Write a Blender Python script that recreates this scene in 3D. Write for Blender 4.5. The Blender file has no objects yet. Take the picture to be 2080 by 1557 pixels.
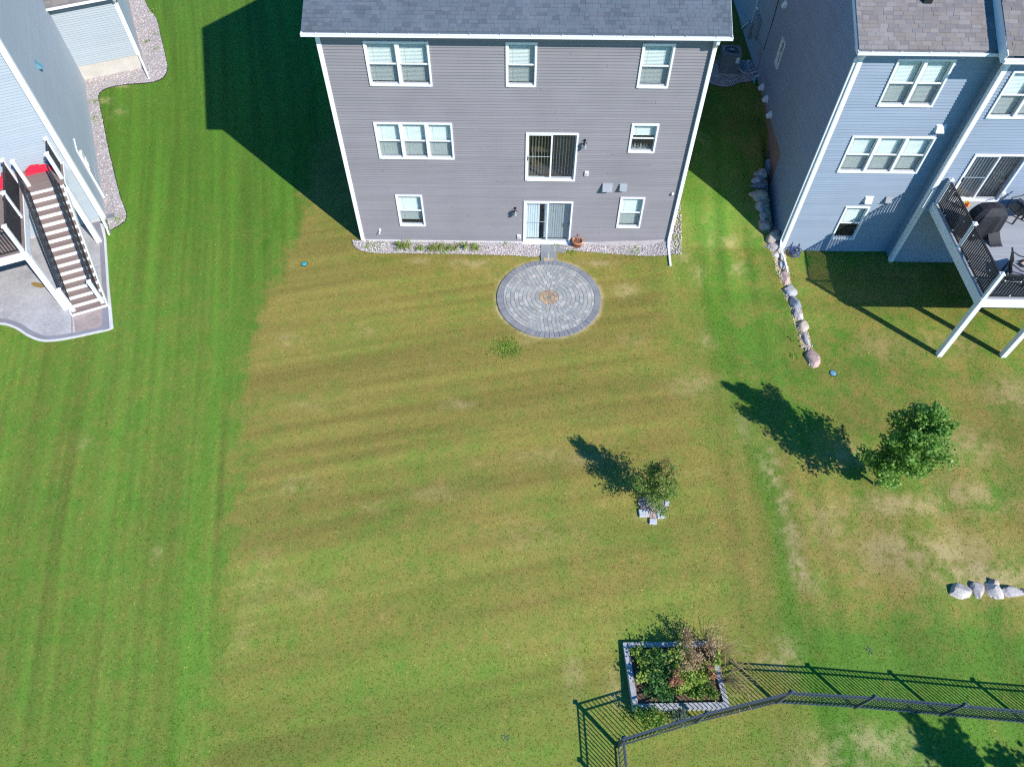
import bpy, math, random
import numpy as np
from mathutils import Vector, Matrix

random.seed(7)
rng = np.random.default_rng(7)
SC = bpy.context.scene
COL = SC.collection

# ------------------------------------------------------------------ camera, sky, sun, exposure
CAM_H, F_PX, IMG_W, IMG_H = 20.0, 1441.0, 2080.0, 1557.0
TILT = math.atan((1822 - 778.5) / F_PX)          # angle from straight down
YAW = math.radians(1.0656)
cam = bpy.data.cameras.new('camera')
cam.sensor_width = 36.0
cam.lens = 36.0 * F_PX / IMG_W
cam.clip_end = 3000
cam_ob = bpy.data.objects.new('camera', cam)
COL.objects.link(cam_ob)
cam_ob.location = (0, 0, CAM_H)
cam_ob.rotation_euler = (TILT, 0, YAW)
SC.camera = cam_ob

SUN_EL = math.radians(37.8)
SH = Vector((-0.7165, 0.6976, 0))                 # direction shadows fall
TO_SUN = Vector((-SH.x * math.cos(SUN_EL), -SH.y * math.cos(SUN_EL), math.sin(SUN_EL)))
world = bpy.data.worlds.new('World')
SC.world = world
world.use_nodes = True
wn = world.node_tree
sky = wn.nodes.new('ShaderNodeTexSky')
sky.sky_type = 'NISHITA'
sky.sun_disc = False
sky.sun_elevation = SUN_EL
sky.sun_rotation = math.atan2(-SH.x, -SH.y)
sky.air_density = 1.0
sky.dust_density = 0.2
sky.ozone_density = 5.0
bg = wn.nodes['Background']
bg.inputs['Strength'].default_value = 0.15
hs = wn.nodes.new('ShaderNodeHueSaturation')
hs.inputs['Saturation'].default_value = 1.55
wn.links.new(sky.outputs[0], hs.inputs['Color'])
wn.links.new(hs.outputs[0], bg.inputs[0])
sun = bpy.data.lights.new('sun', 'SUN')
sun.energy = 4.9
sun.angle = math.radians(0.5)
sun.color = (1.0, 0.965, 0.91)
sun_ob = bpy.data.objects.new('sun', sun)
COL.objects.link(sun_ob)
sun_ob.rotation_euler = TO_SUN.to_track_quat('Z', 'Y').to_euler()
sun_ob.location = (30, -30, 40)
SC.view_settings.view_transform = 'Standard'
SC.view_settings.look = 'None'
SC.view_settings.exposure = 0.34
SC.view_settings.gamma = 1
SC.view_settings.use_curve_mapping = False
SC.render.engine = 'CYCLES'
SC.cycles.use_denoising = False
SC.cycles.filter_width = 1.25
SC.cycles.max_bounces = 8
SC.cycles.transparent_max_bounces = 16

# ------------------------------------------------------------------ geometry of the survey: photo pixel -> real place
_R = (Matrix.Rotation(YAW, 3, 'Z') @ Matrix.Rotation(TILT, 3, 'X'))
def ray(px, py):
    return _R @ Vector(((px - IMG_W / 2) / F_PX, -(py - IMG_H / 2) / F_PX, -1))
def at_z(px, py, z=0.0):
    d = ray(px, py); t = (z - CAM_H) / d.z
    return Vector((d.x * t, d.y * t, z))
def at_y(px, py, y):
    d = ray(px, py); t = y / d.y
    return Vector((d.x * t, y, CAM_H + d.z * t))
def at_x(px, py, x):
    d = ray(px, py); t = x / d.x
    return Vector((x, d.y * t, CAM_H + d.z * t))

def sstep(a, b, x):
    t = np.clip((x - a) / (b - a), 0, 1)
    return t * t * (3 - 2 * t)
def terrain(x, y):
    x = np.asarray(x, float); y = np.asarray(y, float)
    s = np.clip(9.0 - y, 0, 14)
    z = -0.11 * s * s / (s + 2.5)
    strip = np.interp(y, [16, 19, 21.2, 22, 23, 24.5, 26, 28, 30, 36, 60], [0, .05, .22, .5, 1.0, 1.42, 1.85, 2.2, 2.42, 2.6, 3.0])
    m = sstep(4.6, 6.6, x) * (1 - sstep(22, 26, x))
    low = np.interp(y, [15, 20.0, 21.2, 24.3, 25.3, 26.5, 28, 30, 36, 60], [0, .0, .12, .45, 1.2, 1.9, 2.2, 2.42, 2.6, 3.0])
    k = sstep(9.95, 10.3, x)
    return z + m * (strip * (1 - k) + low * k)
def T(x, y):
    return float(terrain(x, y))
def g(px, py, dz=0.0):
    z = 0.0
    for _ in range(14):
        p = at_z(px, py, z); z = 0.5 * z + 0.5 * (T(p.x, p.y) + dz)
    return Vector((p.x, p.y, T(p.x, p.y) + dz))

# ------------------------------------------------------------------ mesh helper
class MB:
    def __init__(self):
        self.v = []; self.f = []
    def quad(self, a, b, c, d):
        n = len(self.v); self.v += [tuple(a), tuple(b), tuple(c), tuple(d)]; self.f.append((n, n + 1, n + 2, n + 3)); return self
    def hexa(self, p):                       # 4 bottom (ccw), 4 top
        n = len(self.v); self.v += [tuple(q) for q in p]
        for f in ((3, 2, 1, 0), (4, 5, 6, 7), (0, 1, 5, 4), (1, 2, 6, 5), (2, 3, 7, 6), (3, 0, 4, 7)):
            self.f.append(tuple(n + i for i in f))
        return self
    def box(self, x0, x1, y0, y1, z0, z1):
        return self.hexa([(x0, y0, z0), (x1, y0, z0), (x1, y1, z0), (x0, y1, z0), (x0, y0, z1), (x1, y0, z1), (x1, y1, z1), (x0, y1, z1)])
    def bar(self, p, q, w, h, up=(0, 0, 1)):
        p = Vector(p); q = Vector(q); d = (q - p).normalized(); up = Vector(up)
        if abs(d.dot(up)) > .98: up = Vector((1, 0, 0))
        s = d.cross(up).normalized() * (w / 2); t = s.cross(d).normalized() * (h / 2)
        return self.hexa([p - s - t, p + s - t, q + s - t, q - s - t, p - s + t, p + s + t, q + s + t, q - s + t])
    def tube(self, path, r, n=8, cap=True):
        path = [Vector(p) for p in path]; rs = r if isinstance(r, (list, tuple)) else [r] * len(path)
        base = len(self.v)
        for i, p in enumerate(path):
            d = (path[min(i + 1, len(path) - 1)] - path[max(i - 1, 0)]).normalized()
            up = Vector((0, 0, 1)) if abs(d.z) < .95 else Vector((1, 0, 0))
            s = d.cross(up).normalized(); t = s.cross(d)
            for k in range(n):
                a = 2 * math.pi * k / n
                self.v.append(tuple(p + (s * math.cos(a) + t * math.sin(a)) * rs[i]))
        for i in range(len(path) - 1):
            for k in range(n):
                a = base + i * n + k; b = base + i * n + (k + 1) % n
                self.f.append((a, b, b + n, a + n))
        if cap:
            self.f.append(tuple(base + k for k in range(n))[::-1]); e = base + (len(path) - 1) * n
            self.f.append(tuple(e + k for k in range(n)))
        return self
    def lathe(self, prof, n=20, c=(0, 0, 0)):
        base = len(self.v)
        for r, z in prof:
            for k in range(n):
                a = 2 * math.pi * k / n; self.v.append((c[0] + r * math.cos(a), c[1] + r * math.sin(a), c[2] + z))
        for i in range(len(prof) - 1):
            for k in range(n):
                a = base + i * n + k; b = base + i * n + (k + 1) % n
                self.f.append((a, b, b + n, a + n))
        return self
    def prism(self, poly, z0, z1):
        n = len(self.v); k = len(poly)
        self.v += [(p[0], p[1], z0 + (p[2] if len(p) > 2 else 0)) for p in poly] + [(p[0], p[1], z1 + (p[2] if len(p) > 2 else 0)) for p in poly]
        self.f.append(tuple(range(n + k - 1, n - 1, -1))); self.f.append(tuple(range(n + k, n + 2 * k)))
        for i in range(k):
            j = (i + 1) % k; self.f.append((n + i, n + j, n + k + j, n + k + i))
        return self
    def mesh(self, name, mat=None, smooth=False):
        m = bpy.data.meshes.new(name); m.from_pydata(self.v, [], self.f)
        if smooth: m.polygons.foreach_set('use_smooth', [True] * len(m.polygons))
        if mat: m.materials.append(mat)
        m.update(); return m
    def build(self, name, mat=None, parent=None, loc=(0, 0, 0), rz=0.0, smooth=False, rot=None):
        return place(name, self.mesh(name, mat, smooth), parent, loc, rz, rot)
def place(name, mesh, parent=None, loc=(0, 0, 0), rz=0.0, rot=None):
    o = bpy.data.objects.new(name, mesh); COL.objects.link(o)
    o.parent = parent; o.location = loc; o.rotation_euler = rot if rot else (0, 0, rz)
    return o
def tag(o, label=None, cat=None, group=None, kind=None):
    if label: o['label'] = label
    if cat: o['category'] = cat
    if group: o['group'] = group
    if kind: o['kind'] = kind
    return o
def thing(name, label, cat, loc=(0, 0, 0), rz=0.0, group=None):
    o = bpy.data.objects.new(name, None); COL.objects.link(o); o.location = loc; o.rotation_euler = (0, 0, rz)
    o.empty_display_size = .2
    return tag(o, label, cat, group)

# ------------------------------------------------------------------ materials
def new_mat(name):
    m = bpy.data.materials.new(name); m.use_nodes = True
    nt = m.node_tree; return m, nt, nt.nodes['Principled BSDF']
def N(nt, t, **kw):
    n = nt.nodes.new(t)
    for k, v in kw.items():
        if k in n.inputs: n.inputs[k].default_value = v
        else: setattr(n, k, v)
    return n
def mix_col(nt, fac, a, b, mode='MIX'):
    n = nt.nodes.new('ShaderNodeMix'); n.data_type = 'RGBA'; n.blend_type = mode
    for sock, val in ((n.inputs['Factor'], fac), (n.inputs[6], a), (n.inputs[7], b)):
        if hasattr(val, 'is_output'): nt.links.new(val, sock)
        elif isinstance(val, (int, float)): sock.default_value = val
        else: sock.default_value = (*val, 1)
    return n.outputs[2]
def mth(nt, op, a, b=0.0):
    n = nt.nodes.new('ShaderNodeMath'); n.operation = op
    for i, val in enumerate((a, b)):
        if hasattr(val, 'is_output'): nt.links.new(val, n.inputs[i])
        else: n.inputs[i].default_value = val
    return n.outputs[0]
def simple(name, col, rough=.6, spec=.3, var=.12, scale=3.0, fine=0.0, fscale=60.0, bump=0.0, metal=0.0, rand=0.0, coord='Position', stretch=None):
    """base colour with large soft variation, fine grain and per-object random tone"""
    m, nt, b = new_mat(name)
    b.inputs['Roughness'].default_value = rough; b.inputs['Specular IOR Level'].default_value = spec; b.inputs['Metallic'].default_value = metal
    if coord == 'Object': vec = N(nt, 'ShaderNodeTexCoord').outputs['Object']
    else: vec = N(nt, 'ShaderNodeNewGeometry').outputs['Position']
    if stretch:
        mp = N(nt, 'ShaderNodeMapping'); mp.inputs['Scale'].default_value = stretch; nt.links.new(vec, mp.inputs[0]); vec = mp.outputs[0]
    n1 = N(nt, 'ShaderNodeTexNoise', Scale=scale, Detail=5.0, Roughness=.6); nt.links.new(vec, n1.inputs['Vector'])
    f = mth(nt, 'ADD', mth(nt, 'MULTIPLY', mth(nt, 'SUBTRACT', n1.outputs[0], .5), 2 * var * 1.6), 1.0)
    if fine:
        n2 = N(nt, 'ShaderNodeTexNoise', Scale=fscale, Detail=3.0, Roughness=.7); nt.links.new(vec, n2.inputs['Vector'])
        f = mth(nt, 'ADD', f, mth(nt, 'MULTIPLY', mth(nt, 'SUBTRACT', n2.outputs[0], .5), 2 * fine * 1.6))
    if rand:
        oi = N(nt, 'ShaderNodeObjectInfo')
        f = mth(nt, 'ADD', f, mth(nt, 'MULTIPLY', mth(nt, 'SUBTRACT', oi.outputs['Random'], .5), 2 * rand))
    c = mix_col(nt, 1.0, col, (1, 1, 1), 'MULTIPLY')
    nt.nodes.remove(c.node)
    vm = nt.nodes.new('ShaderNodeVectorMath'); vm.operation = 'SCALE'; vm.inputs[0].default_value = col; nt.links.new(f, vm.inputs['Scale'])
    nt.links.new(vm.outputs[0], b.inputs['Base Color'])
    if bump:
        bp = N(nt, 'ShaderNodeBump', Strength=bump, Distance=.02)
        nb = N(nt, 'ShaderNodeTexNoise', Scale=fscale, Detail=4.0); nt.links.new(vec, nb.inputs['Vector'])
        nt.links.new(nb.outputs[0], bp.inputs['Height']); nt.links.new(bp.outputs[0], b.inputs['Normal'])
    return m
def palette(name, cols, rough=.85, fine=.12, fscale=50.0, bump=.3, spec=.2):
    """one colour of the palette per object (or per piece through the face attribute 'tone')"""
    m, nt, b = new_mat(name)
    b.inputs['Roughness'].default_value = rough; b.inputs['Specular IOR Level'].default_value = spec
    oi = N(nt, 'ShaderNodeObjectInfo'); at = N(nt, 'ShaderNodeAttribute', attribute_name='tone')
    fr = mth(nt, 'FRACT', mth(nt, 'ADD', oi.outputs['Random'], at.outputs['Fac']))
    cr = nt.nodes.new('ShaderNodeValToRGB'); cr.color_ramp.interpolation = 'CONSTANT'
    el = cr.color_ramp.elements
    el[0].position = 0; el[0].color = (*cols[0], 1); el[1].position = 1 / len(cols); el[1].color = (*cols[1], 1)
    for i in range(2, len(cols)):
        e = el.new(i / len(cols)); e.color = (*cols[i], 1)
    nt.links.new(fr, cr.inputs[0])
    pos = N(nt, 'ShaderNodeNewGeometry').outputs['Position']
    n2 = N(nt, 'ShaderNodeTexNoise', Scale=fscale, Detail=4.0, Roughness=.7); nt.links.new(pos, n2.inputs['Vector'])
    n3 = N(nt, 'ShaderNodeTexNoise', Scale=1.3, Detail=4.0, Roughness=.6); nt.links.new(pos, n3.inputs['Vector'])
    f = mth(nt, 'ADD', mth(nt, 'MULTIPLY', mth(nt, 'SUBTRACT', n2.outputs[0], .5), 3.2 * fine), 1.0)
    f = mth(nt, 'ADD', f, mth(nt, 'MULTIPLY', mth(nt, 'SUBTRACT', n3.outputs[0], .5), .55))
    vm = nt.nodes.new('ShaderNodeVectorMath'); vm.operation = 'SCALE'
    nt.links.new(cr.outputs[0], vm.inputs[0]); nt.links.new(f, vm.inputs['Scale']); nt.links.new(vm.outputs[0], b.inputs['Base Color'])
    if bump:
        bp = N(nt, 'ShaderNodeBump', Strength=bump, Distance=.01); nt.links.new(n2.outputs[0], bp.inputs['Height']); nt.links.new(bp.outputs[0], b.inputs['Normal'])
    return m
def leaf_mat(name, cols, trans=.35, attr='tone'):
    m, nt, b = new_mat(name)
    at = N(nt, 'ShaderNodeAttribute', attribute_name=attr)
    cr = nt.nodes.new('ShaderNodeValToRGB'); el = cr.color_ramp.elements
    el[0].position = 0; el[0].color = (*cols[0], 1); el[1].position = 1; el[1].color = (*cols[-1], 1)
    for i in range(1, len(cols) - 1):
        e = el.new(i / (len(cols) - 1)); e.color = (*cols[i], 1)
    nt.links.new(at.outputs['Fac'], cr.inputs[0])
    b.inputs['Roughness'].default_value = .45; b.inputs['Specular IOR Level'].default_value = .35
    nt.links.new(cr.outputs[0], b.inputs['Base Color'])
    tr = nt.nodes.new('ShaderNodeBsdfTranslucent'); nt.links.new(cr.outputs[0], tr.inputs[0])
    mx = nt.nodes.new('ShaderNodeMixShader'); mx.inputs[0].default_value = trans
    nt.links.new(b.outputs[0], mx.inputs[1]); nt.links.new(tr.outputs[0], mx.inputs[2])
    nt.links.new(mx.outputs[0], nt.nodes['Material Output'].inputs[0])
    return m
def glass_mat(name, tint=(.94, .97, .965), screen=None):
    m, nt, b = new_mat(name); nt.nodes.remove(b)
    t = nt.nodes.new('ShaderNodeBsdfTransparent'); t.inputs[0].default_value = (*tint, 1)
    gl = nt.nodes.new('ShaderNodeBsdfGlossy'); gl.inputs['Roughness'].default_value = .03; gl.inputs[0].default_value = (.9, .95, 1, 1)
    lw = nt.nodes.new('ShaderNodeLayerWeight'); lw.inputs[0].default_value = .5
    mx = nt.nodes.new('ShaderNodeMixShader'); nt.links.new(mth(nt, 'ADD', mth(nt, 'MULTIPLY', mth(nt, 'POWER', lw.outputs['Facing'], 3.0), .45), .04), mx.inputs[0])
    nt.links.new(t.outputs[0], mx.inputs[1]); nt.links.new(gl.outputs[0], mx.inputs[2])
    nt.links.new(mx.outputs[0], nt.nodes['Material Output'].inputs[0])
    return m
def screen_mat(name):
    m, nt, b = new_mat(name); b.inputs['Base Color'].default_value = (.05, .055, .06, 1); b.inputs['Roughness'].default_value = .8
    t = nt.nodes.new('ShaderNodeBsdfTransparent'); mx = nt.nodes.new('ShaderNodeMixShader'); mx.inputs[0].default_value = .17
    nt.links.new(t.outputs[0], mx.inputs[1]); nt.links.new(b.outputs[0], mx.inputs[2]); nt.links.new(mx.outputs[0], nt.nodes['Material Output'].inputs[0])
    return m

M = {}
M['grey_siding'] = simple('grey_siding', (.246, .230, .242), .55, .25, .09, .7, .05, 25, rand=.05)
M['blue_siding'] = simple('blue_siding', (.262, .318, .392), .55, .25, .07, .7, .04, 25, rand=.045)
M['pale_siding'] = simple('pale_siding', (.35, .395, .432), .55, .25, .04, .8, .03, 25, rand=.03)
M['white_trim'] = simple('white_trim', (.84, .84, .84), .45, .3, .03, 2, .02, 30)
M['white_vinyl'] = simple('white_vinyl', (.80, .81, .82), .4, .35, .03, 2)
M['white_gutter'] = simple('white_gutter', (.80, .81, .83), .35, .4, .05, 3)
M['soffit'] = simple('soffit', (.72, .73, .75), .6, .2, .04, 4)
M['concrete'] = simple('concrete', (.50, .47, .42), .9, .15, .16, 1.6, .10, 30, bump=.2)
M['brown_found'] = simple('brown_foundation', (.30, .215, .185), .9, .1, .14, 2, .1, 30, bump=.2)
M['glass'] = glass_mat('window_glass')
M['glass_dark'] = glass_mat('door_glass', (.92, .95, .955))
M['screen'] = screen_mat('insect_screen')
M['blind'] = simple('blind_white', (.80, .82, .80), .6, .2, .03, 6)
M['vane'] = simple('vane_white', (.76, .80, .80), .6, .2, .05, 6)
M['interior'] = simple('interior_wall', (.42, .38, .33), .9, .1, .08, 2)
M['interior_floor'] = simple('interior_floor', (.20, .14, .09), .6, .2, .2, 3)
M['dark_metal'] = simple('dark_metal', (.018, .019, .022), .42, .5, .15, 8)
M['fence_metal'] = simple('black_paint_sky_sheen', (.052, .066, .096), .30, .8, .1, 6)  # black paint; base colour lifted to blue to carry the sky sheen
M['grey_metal'] = simple('grey_metal', (.30, .32, .34), .45, .5, .1, 6)
M['ac_metal'] = simple('air_conditioner_metal', (.20, .205, .22), .55, .4, .1, 8)
M['grey_shingle'] = palette('grey_shingle', [(.112, .134, .156), (.118, .134, .158), (.112, .140, .164), (.126, .145, .168), (.094, .114, .136), (.115, .138, .162)], .95, .22, 70, .5)
M['tan_shingle'] = palette('tan_shingle', [(.205, .182, .173), (.220, .194, .180), (.185, .168, .164), (.240, .218, .208), (.212, .186, .170), (.192, .178, .180), (.225, .205, .20)], .95, .20, 70, .5)
M['deck_brown'] = simple('brown_deck_board', (.235, .175, .155), .7, .2, .12, 2, .1, 40, rand=.08, stretch=(1, 6, 1))
M['deck_grey'] = simple('grey_deck_board', (.33, .34, .36), .7, .2, .10, 2, .08, 40, rand=.06, stretch=(.3, 5, 1))
M['stamped'] = simple('stamped_concrete', (.43, .415, .42), .8, .2, .30, .9, .20, 9, bump=.3)
M['stamped_red'] = simple('stamped_concrete_red', (.36, .285, .265), .8, .2, .30, 2.0, .20, 9, bump=.3)
M['stamped_band'] = simple('stamped_band', (.25, .245, .275), .75, .25, .18, 2, .1, 20)
M['pale_edge'] = simple('pale_edge', (.62, .60, .58), .85, .2, .12, 3, .1, 30)
M['paver'] = palette('paver_stone', [(.33, .335, .315), (.38, .385, .365), (.30, .31, .30), (.46, .45, .42), (.36, .345, .32), (.32, .335, .33), (.41, .395, .365), (.35, .355, .34)], .9, .14, 40, .35)
M['paver_centre'] = palette('paver_warm', [(.42, .29, .17), (.36, .26, .20), (.46, .35, .21), (.34, .25, .21), (.40, .31, .21)], .9, .14, 40, .35)
M['paver_border'] = palette('paver_charcoal', [(.225, .23, .248), (.245, .248, .262), (.21, .215, .235), (.255, .255, .265)], .9, .14, 40, .35)
M['gravel_bed'] = simple('gravel_bed', (.40, .355, .345), .95, .1, .2, 4, .35, 45, bump=.9)
M['pebble'] = palette('pebble', [(.54, .45, .42), (.64, .60, .58), (.36, .34, .35), (.72, .68, .66), (.48, .36, .33), (.58, .54, .55), (.26, .24, .25), (.66, .58, .54)], .85, .1, 40, 0)
M['soil'] = simple('soil', (.27, .195, .15), .95, .1, .25, 3, .3, 30, bump=.8)
M['dark_soil'] = simple('garden_soil', (.17, .10, .07), .95, .1, .25, 3, .3, 30, bump=.8)
M['terracotta'] = simple('terracotta', (.52, .20, .09), .8, .2, .12, 8, .08, 50)
M['weathered_wood'] = simple('weathered_timber', (.40, .39, .39), .85, .15, .3, 4, .3, 22, bump=.5, stretch=(1, 1, 4))
M['bark'] = simple('bark', (.16, .12, .09), .9, .1, .2, 12, .2, 40, bump=.6)
M['stone'] = simple('garden_block', (.50, .51, .55), .85, .2, .12, 6, .1, 40, bump=.3)
M['teal'] = simple('teal_plastic', (.06, .35, .36), .5, .4, .1, 8)
M['sky_blue'] = simple('blue_plastic', (.13, .30, .40), .5, .4, .1, 8)
M['hose'] = simple('blue_hose', (.055, .085, .22), .4, .5, .2, 8)
M['black_cloth'] = simple('grill_cover_cloth', (.022, .022, .026), .62, .35, .15, 6, .1, 60)
M['grey_cushion'] = simple('grey_cushion', (.26, .26, .29), .9, .1, .1, 6)
M['red_cloth'] = simple('red_cloth', (.62, .02, .05), .75, .2, .12, 8)
M['card'] = simple('cardboard', (.55, .36, .24), .8, .2, .12, 8)
M['paper'] = simple('paper_white', (.72, .74, .76), .7, .2, .08, 8)
M['copper'] = simple('pale_copper_pipe', (.52, .46, .40), .5, .4, .1, 8)
M['bulb'] = simple('bulb_white', (.80, .80, .78), .3, .5, .02, 8)
M['dead'] = leaf_mat('dead_leaf', [(.20, .11, .05), (.34, .22, .11), (.42, .32, .18)], .2)
M['edging'] = simple('black_edging', (.03, .028, .027), .7, .2, .1, 8)

# ------------------------------------------------------------------ lattice noise (numpy)
def vnoise(x, y, seed=0):
    xi = np.floor(x).astype(np.int64); yi = np.floor(y).astype(np.int64); xf = x - xi; yf = y - yi
    def h(a, b):
        n = (a * 374761393 + b * 668265263 + seed * 974711) & 0xffffffff
        n = ((n ^ (n >> 13)) * 1274126177) & 0xffffffff
        return ((n ^ (n >> 16)) & 0xffff) / 65535.0
    u = xf * xf * (3 - 2 * xf); v = yf * yf * (3 - 2 * yf)
    return (h(xi, yi) * (1 - u) + h(xi + 1, yi) * u) * (1 - v) + (h(xi, yi + 1) * (1 - u) + h(xi + 1, yi + 1) * u) * v
def fbm(x, y, seed=0, o=3):
    s = 0; a = 1; t = 0
    for i in range(o):
        s = s + a * vnoise(x * 2 ** i, y * 2 ** i, seed + 17 * i); t += a; a *= .55
    return s / t
def inside(poly, x, y):
    r = np.zeros(x.shape, bool); n = len(poly)
    for i in range(n):
        x1, y1 = poly[i][0], poly[i][1]; x2, y2 = poly[i - 1][0], poly[i - 1][1]
        if y1 == y2: continue
        c = ((y1 > y) != (y2 > y)) & (x < (x2 - x1) * (y - y1) / (y2 - y1) + x1)
        r ^= c
    return r

# ------------------------------------------------------------------ plan of the place (all on the ground, metres)
HX0, HX1, HY = -6.47, 5.93, 21.534                       # grey house rear wall
LC = Vector((-17.408, 22.64, 0)); LA = math.radians(24.8)   # pale house: rear right corner and turn
LU = Vector((math.cos(LA), math.sin(LA), 0)); LV = Vector((-LU.y, LU.x, 0))
def lw(u, v, z=0): return LC + LU * u + LV * v + Vector((0, 0, z))
RX, RY = 10.36, 21.19                                     # blue house rear left corner
PC = Vector((1.06, 18.53, 0)); PR = 1.985                 # round patio

def smooth_poly(pts, n=6, closed=True):
    out = []; k = len(pts)
    for i in range(k if closed else k - 1):
        p0, p1, p2, p3 = (Vector(pts[(i + j - 1) % k] if closed else pts[min(max(i + j - 1, 0), k - 1)]) for j in range(4))
        for s in range(n):
            t = s / n
            out.append(.5 * ((2 * p1) + (-p0 + p2) * t + (2 * p0 - 5 * p1 + 4 * p2 - p3) * t * t + (-p0 + 3 * p1 - 3 * p2 + p3) * t ** 3))
    if not closed: out.append(Vector(pts[-1]))
    return out
def G2(l): return [g(*p) for p in l]
edge_left_bed = smooth_poly(G2([(291, -12), (300, 15), (318, 40), (327, 75), (335, 110), (340, 140), (330, 160), (303, 169), (262, 172), (222, 179), (203, 190), (201, 205), (208, 240), (220, 300), (233, 355), (246, 405), (256, 430), (256, 446), (243, 458), (222, 470)]), 5, False)
BED_LEFT = edge_left_bed + [lw(.12, -1.1), lw(.02, .3), lw(.02, 11.25), lw(2.9, 11.25), lw(2.97, 19.6)]
slab_px = [(205, 450), (213, 485), (219, 580), (226, 668), (186, 677), (150, 685), (112, 691), (84, 691), (58, 681), (38, 668), (18, 660), (0, 657), (-40, 655)]
slab_edge = smooth_poly(G2(slab_px[3:]), 5, False)
SLAB = G2(slab_px[:3]) + slab_edge + [lw(-7.5, -3.6), lw(-7.5, -.02), lw(-.1, -.02)]
BED_MAIN = smooth_poly(G2([(716, 489), (722, 503), (737, 511), (770, 515), (860, 516), (960, 518), (1040, 520), (1090, 523), (1097, 512)]), 4, False) + [Vector((.72, HY - .01, 0)), Vector((HX0 - .35, HY - .01, 0))]
BED_RIGHT = smooth_poly(G2([(1139, 507), (1160, 510), (1200, 513), (1260, 518), (1330, 521), (1362, 520)]), 4, False) + [Vector((HX1 + .1, HY - .4, 0)), Vector((HX1 + .1, HY - .01, 0)), Vector((1.47, HY - .01, 0))]
BED_SIDE = [Vector((HX1 + .03, HY - .75, 0)), Vector((HX1 + .42, HY - .75, 0)), Vector((HX1 + .5, HY + .6, 0)), Vector((HX1 + .45, HY + 3, 0)), Vector((HX1 + .03, HY + 3, 0))]
AC_PAD = [Vector((RX - 1.55 + .95 * math.cos(a), 30.0 + .95 * math.sin(a), 0)) for a in np.linspace(math.pi * .4, math.pi * 1.75, 14)] + [Vector((RX - .02, 29.5, 0)), Vector((RX - .02, 31, 0))]
BOX = [g(1264, 1307), g(1446, 1304), g(1478, 1441), g(1284, 1445)]
SOIL_ROW = smooth_poly(G2([(1550, 345), (1536, 372), (1537, 398), (1545, 425), (1550, 452), (1562, 476), (1561, 500), (1572, 522), (1576, 548), (1590, 575), (1594, 600), (1606, 625), (1612, 655), (1622, 675), (1626, 702), (1638, 715), (1641, 738), (1652, 741), (1658, 725), (1648, 698), (1637, 660), (1626, 630), (1616, 600), (1604, 560), (1597, 530), (1590, 500)]), 3)
TREE_BIG = g(1777, 984); TREE_SMALL = g(1322, 1021)
houses = [[(HX0, HY), (HX1, HY), (HX1, HY + 12), (HX0, HY + 12)], [(RX, RY), (RX + 14, RY - .5), (RX + 14, RY + 15), (RX, RY + 15)],
          [lw(-12, 0), lw(0, 0), lw(0, 11.27), lw(2.95, 11.27), lw(2.95, 20), lw(-12, 20)]]

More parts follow.
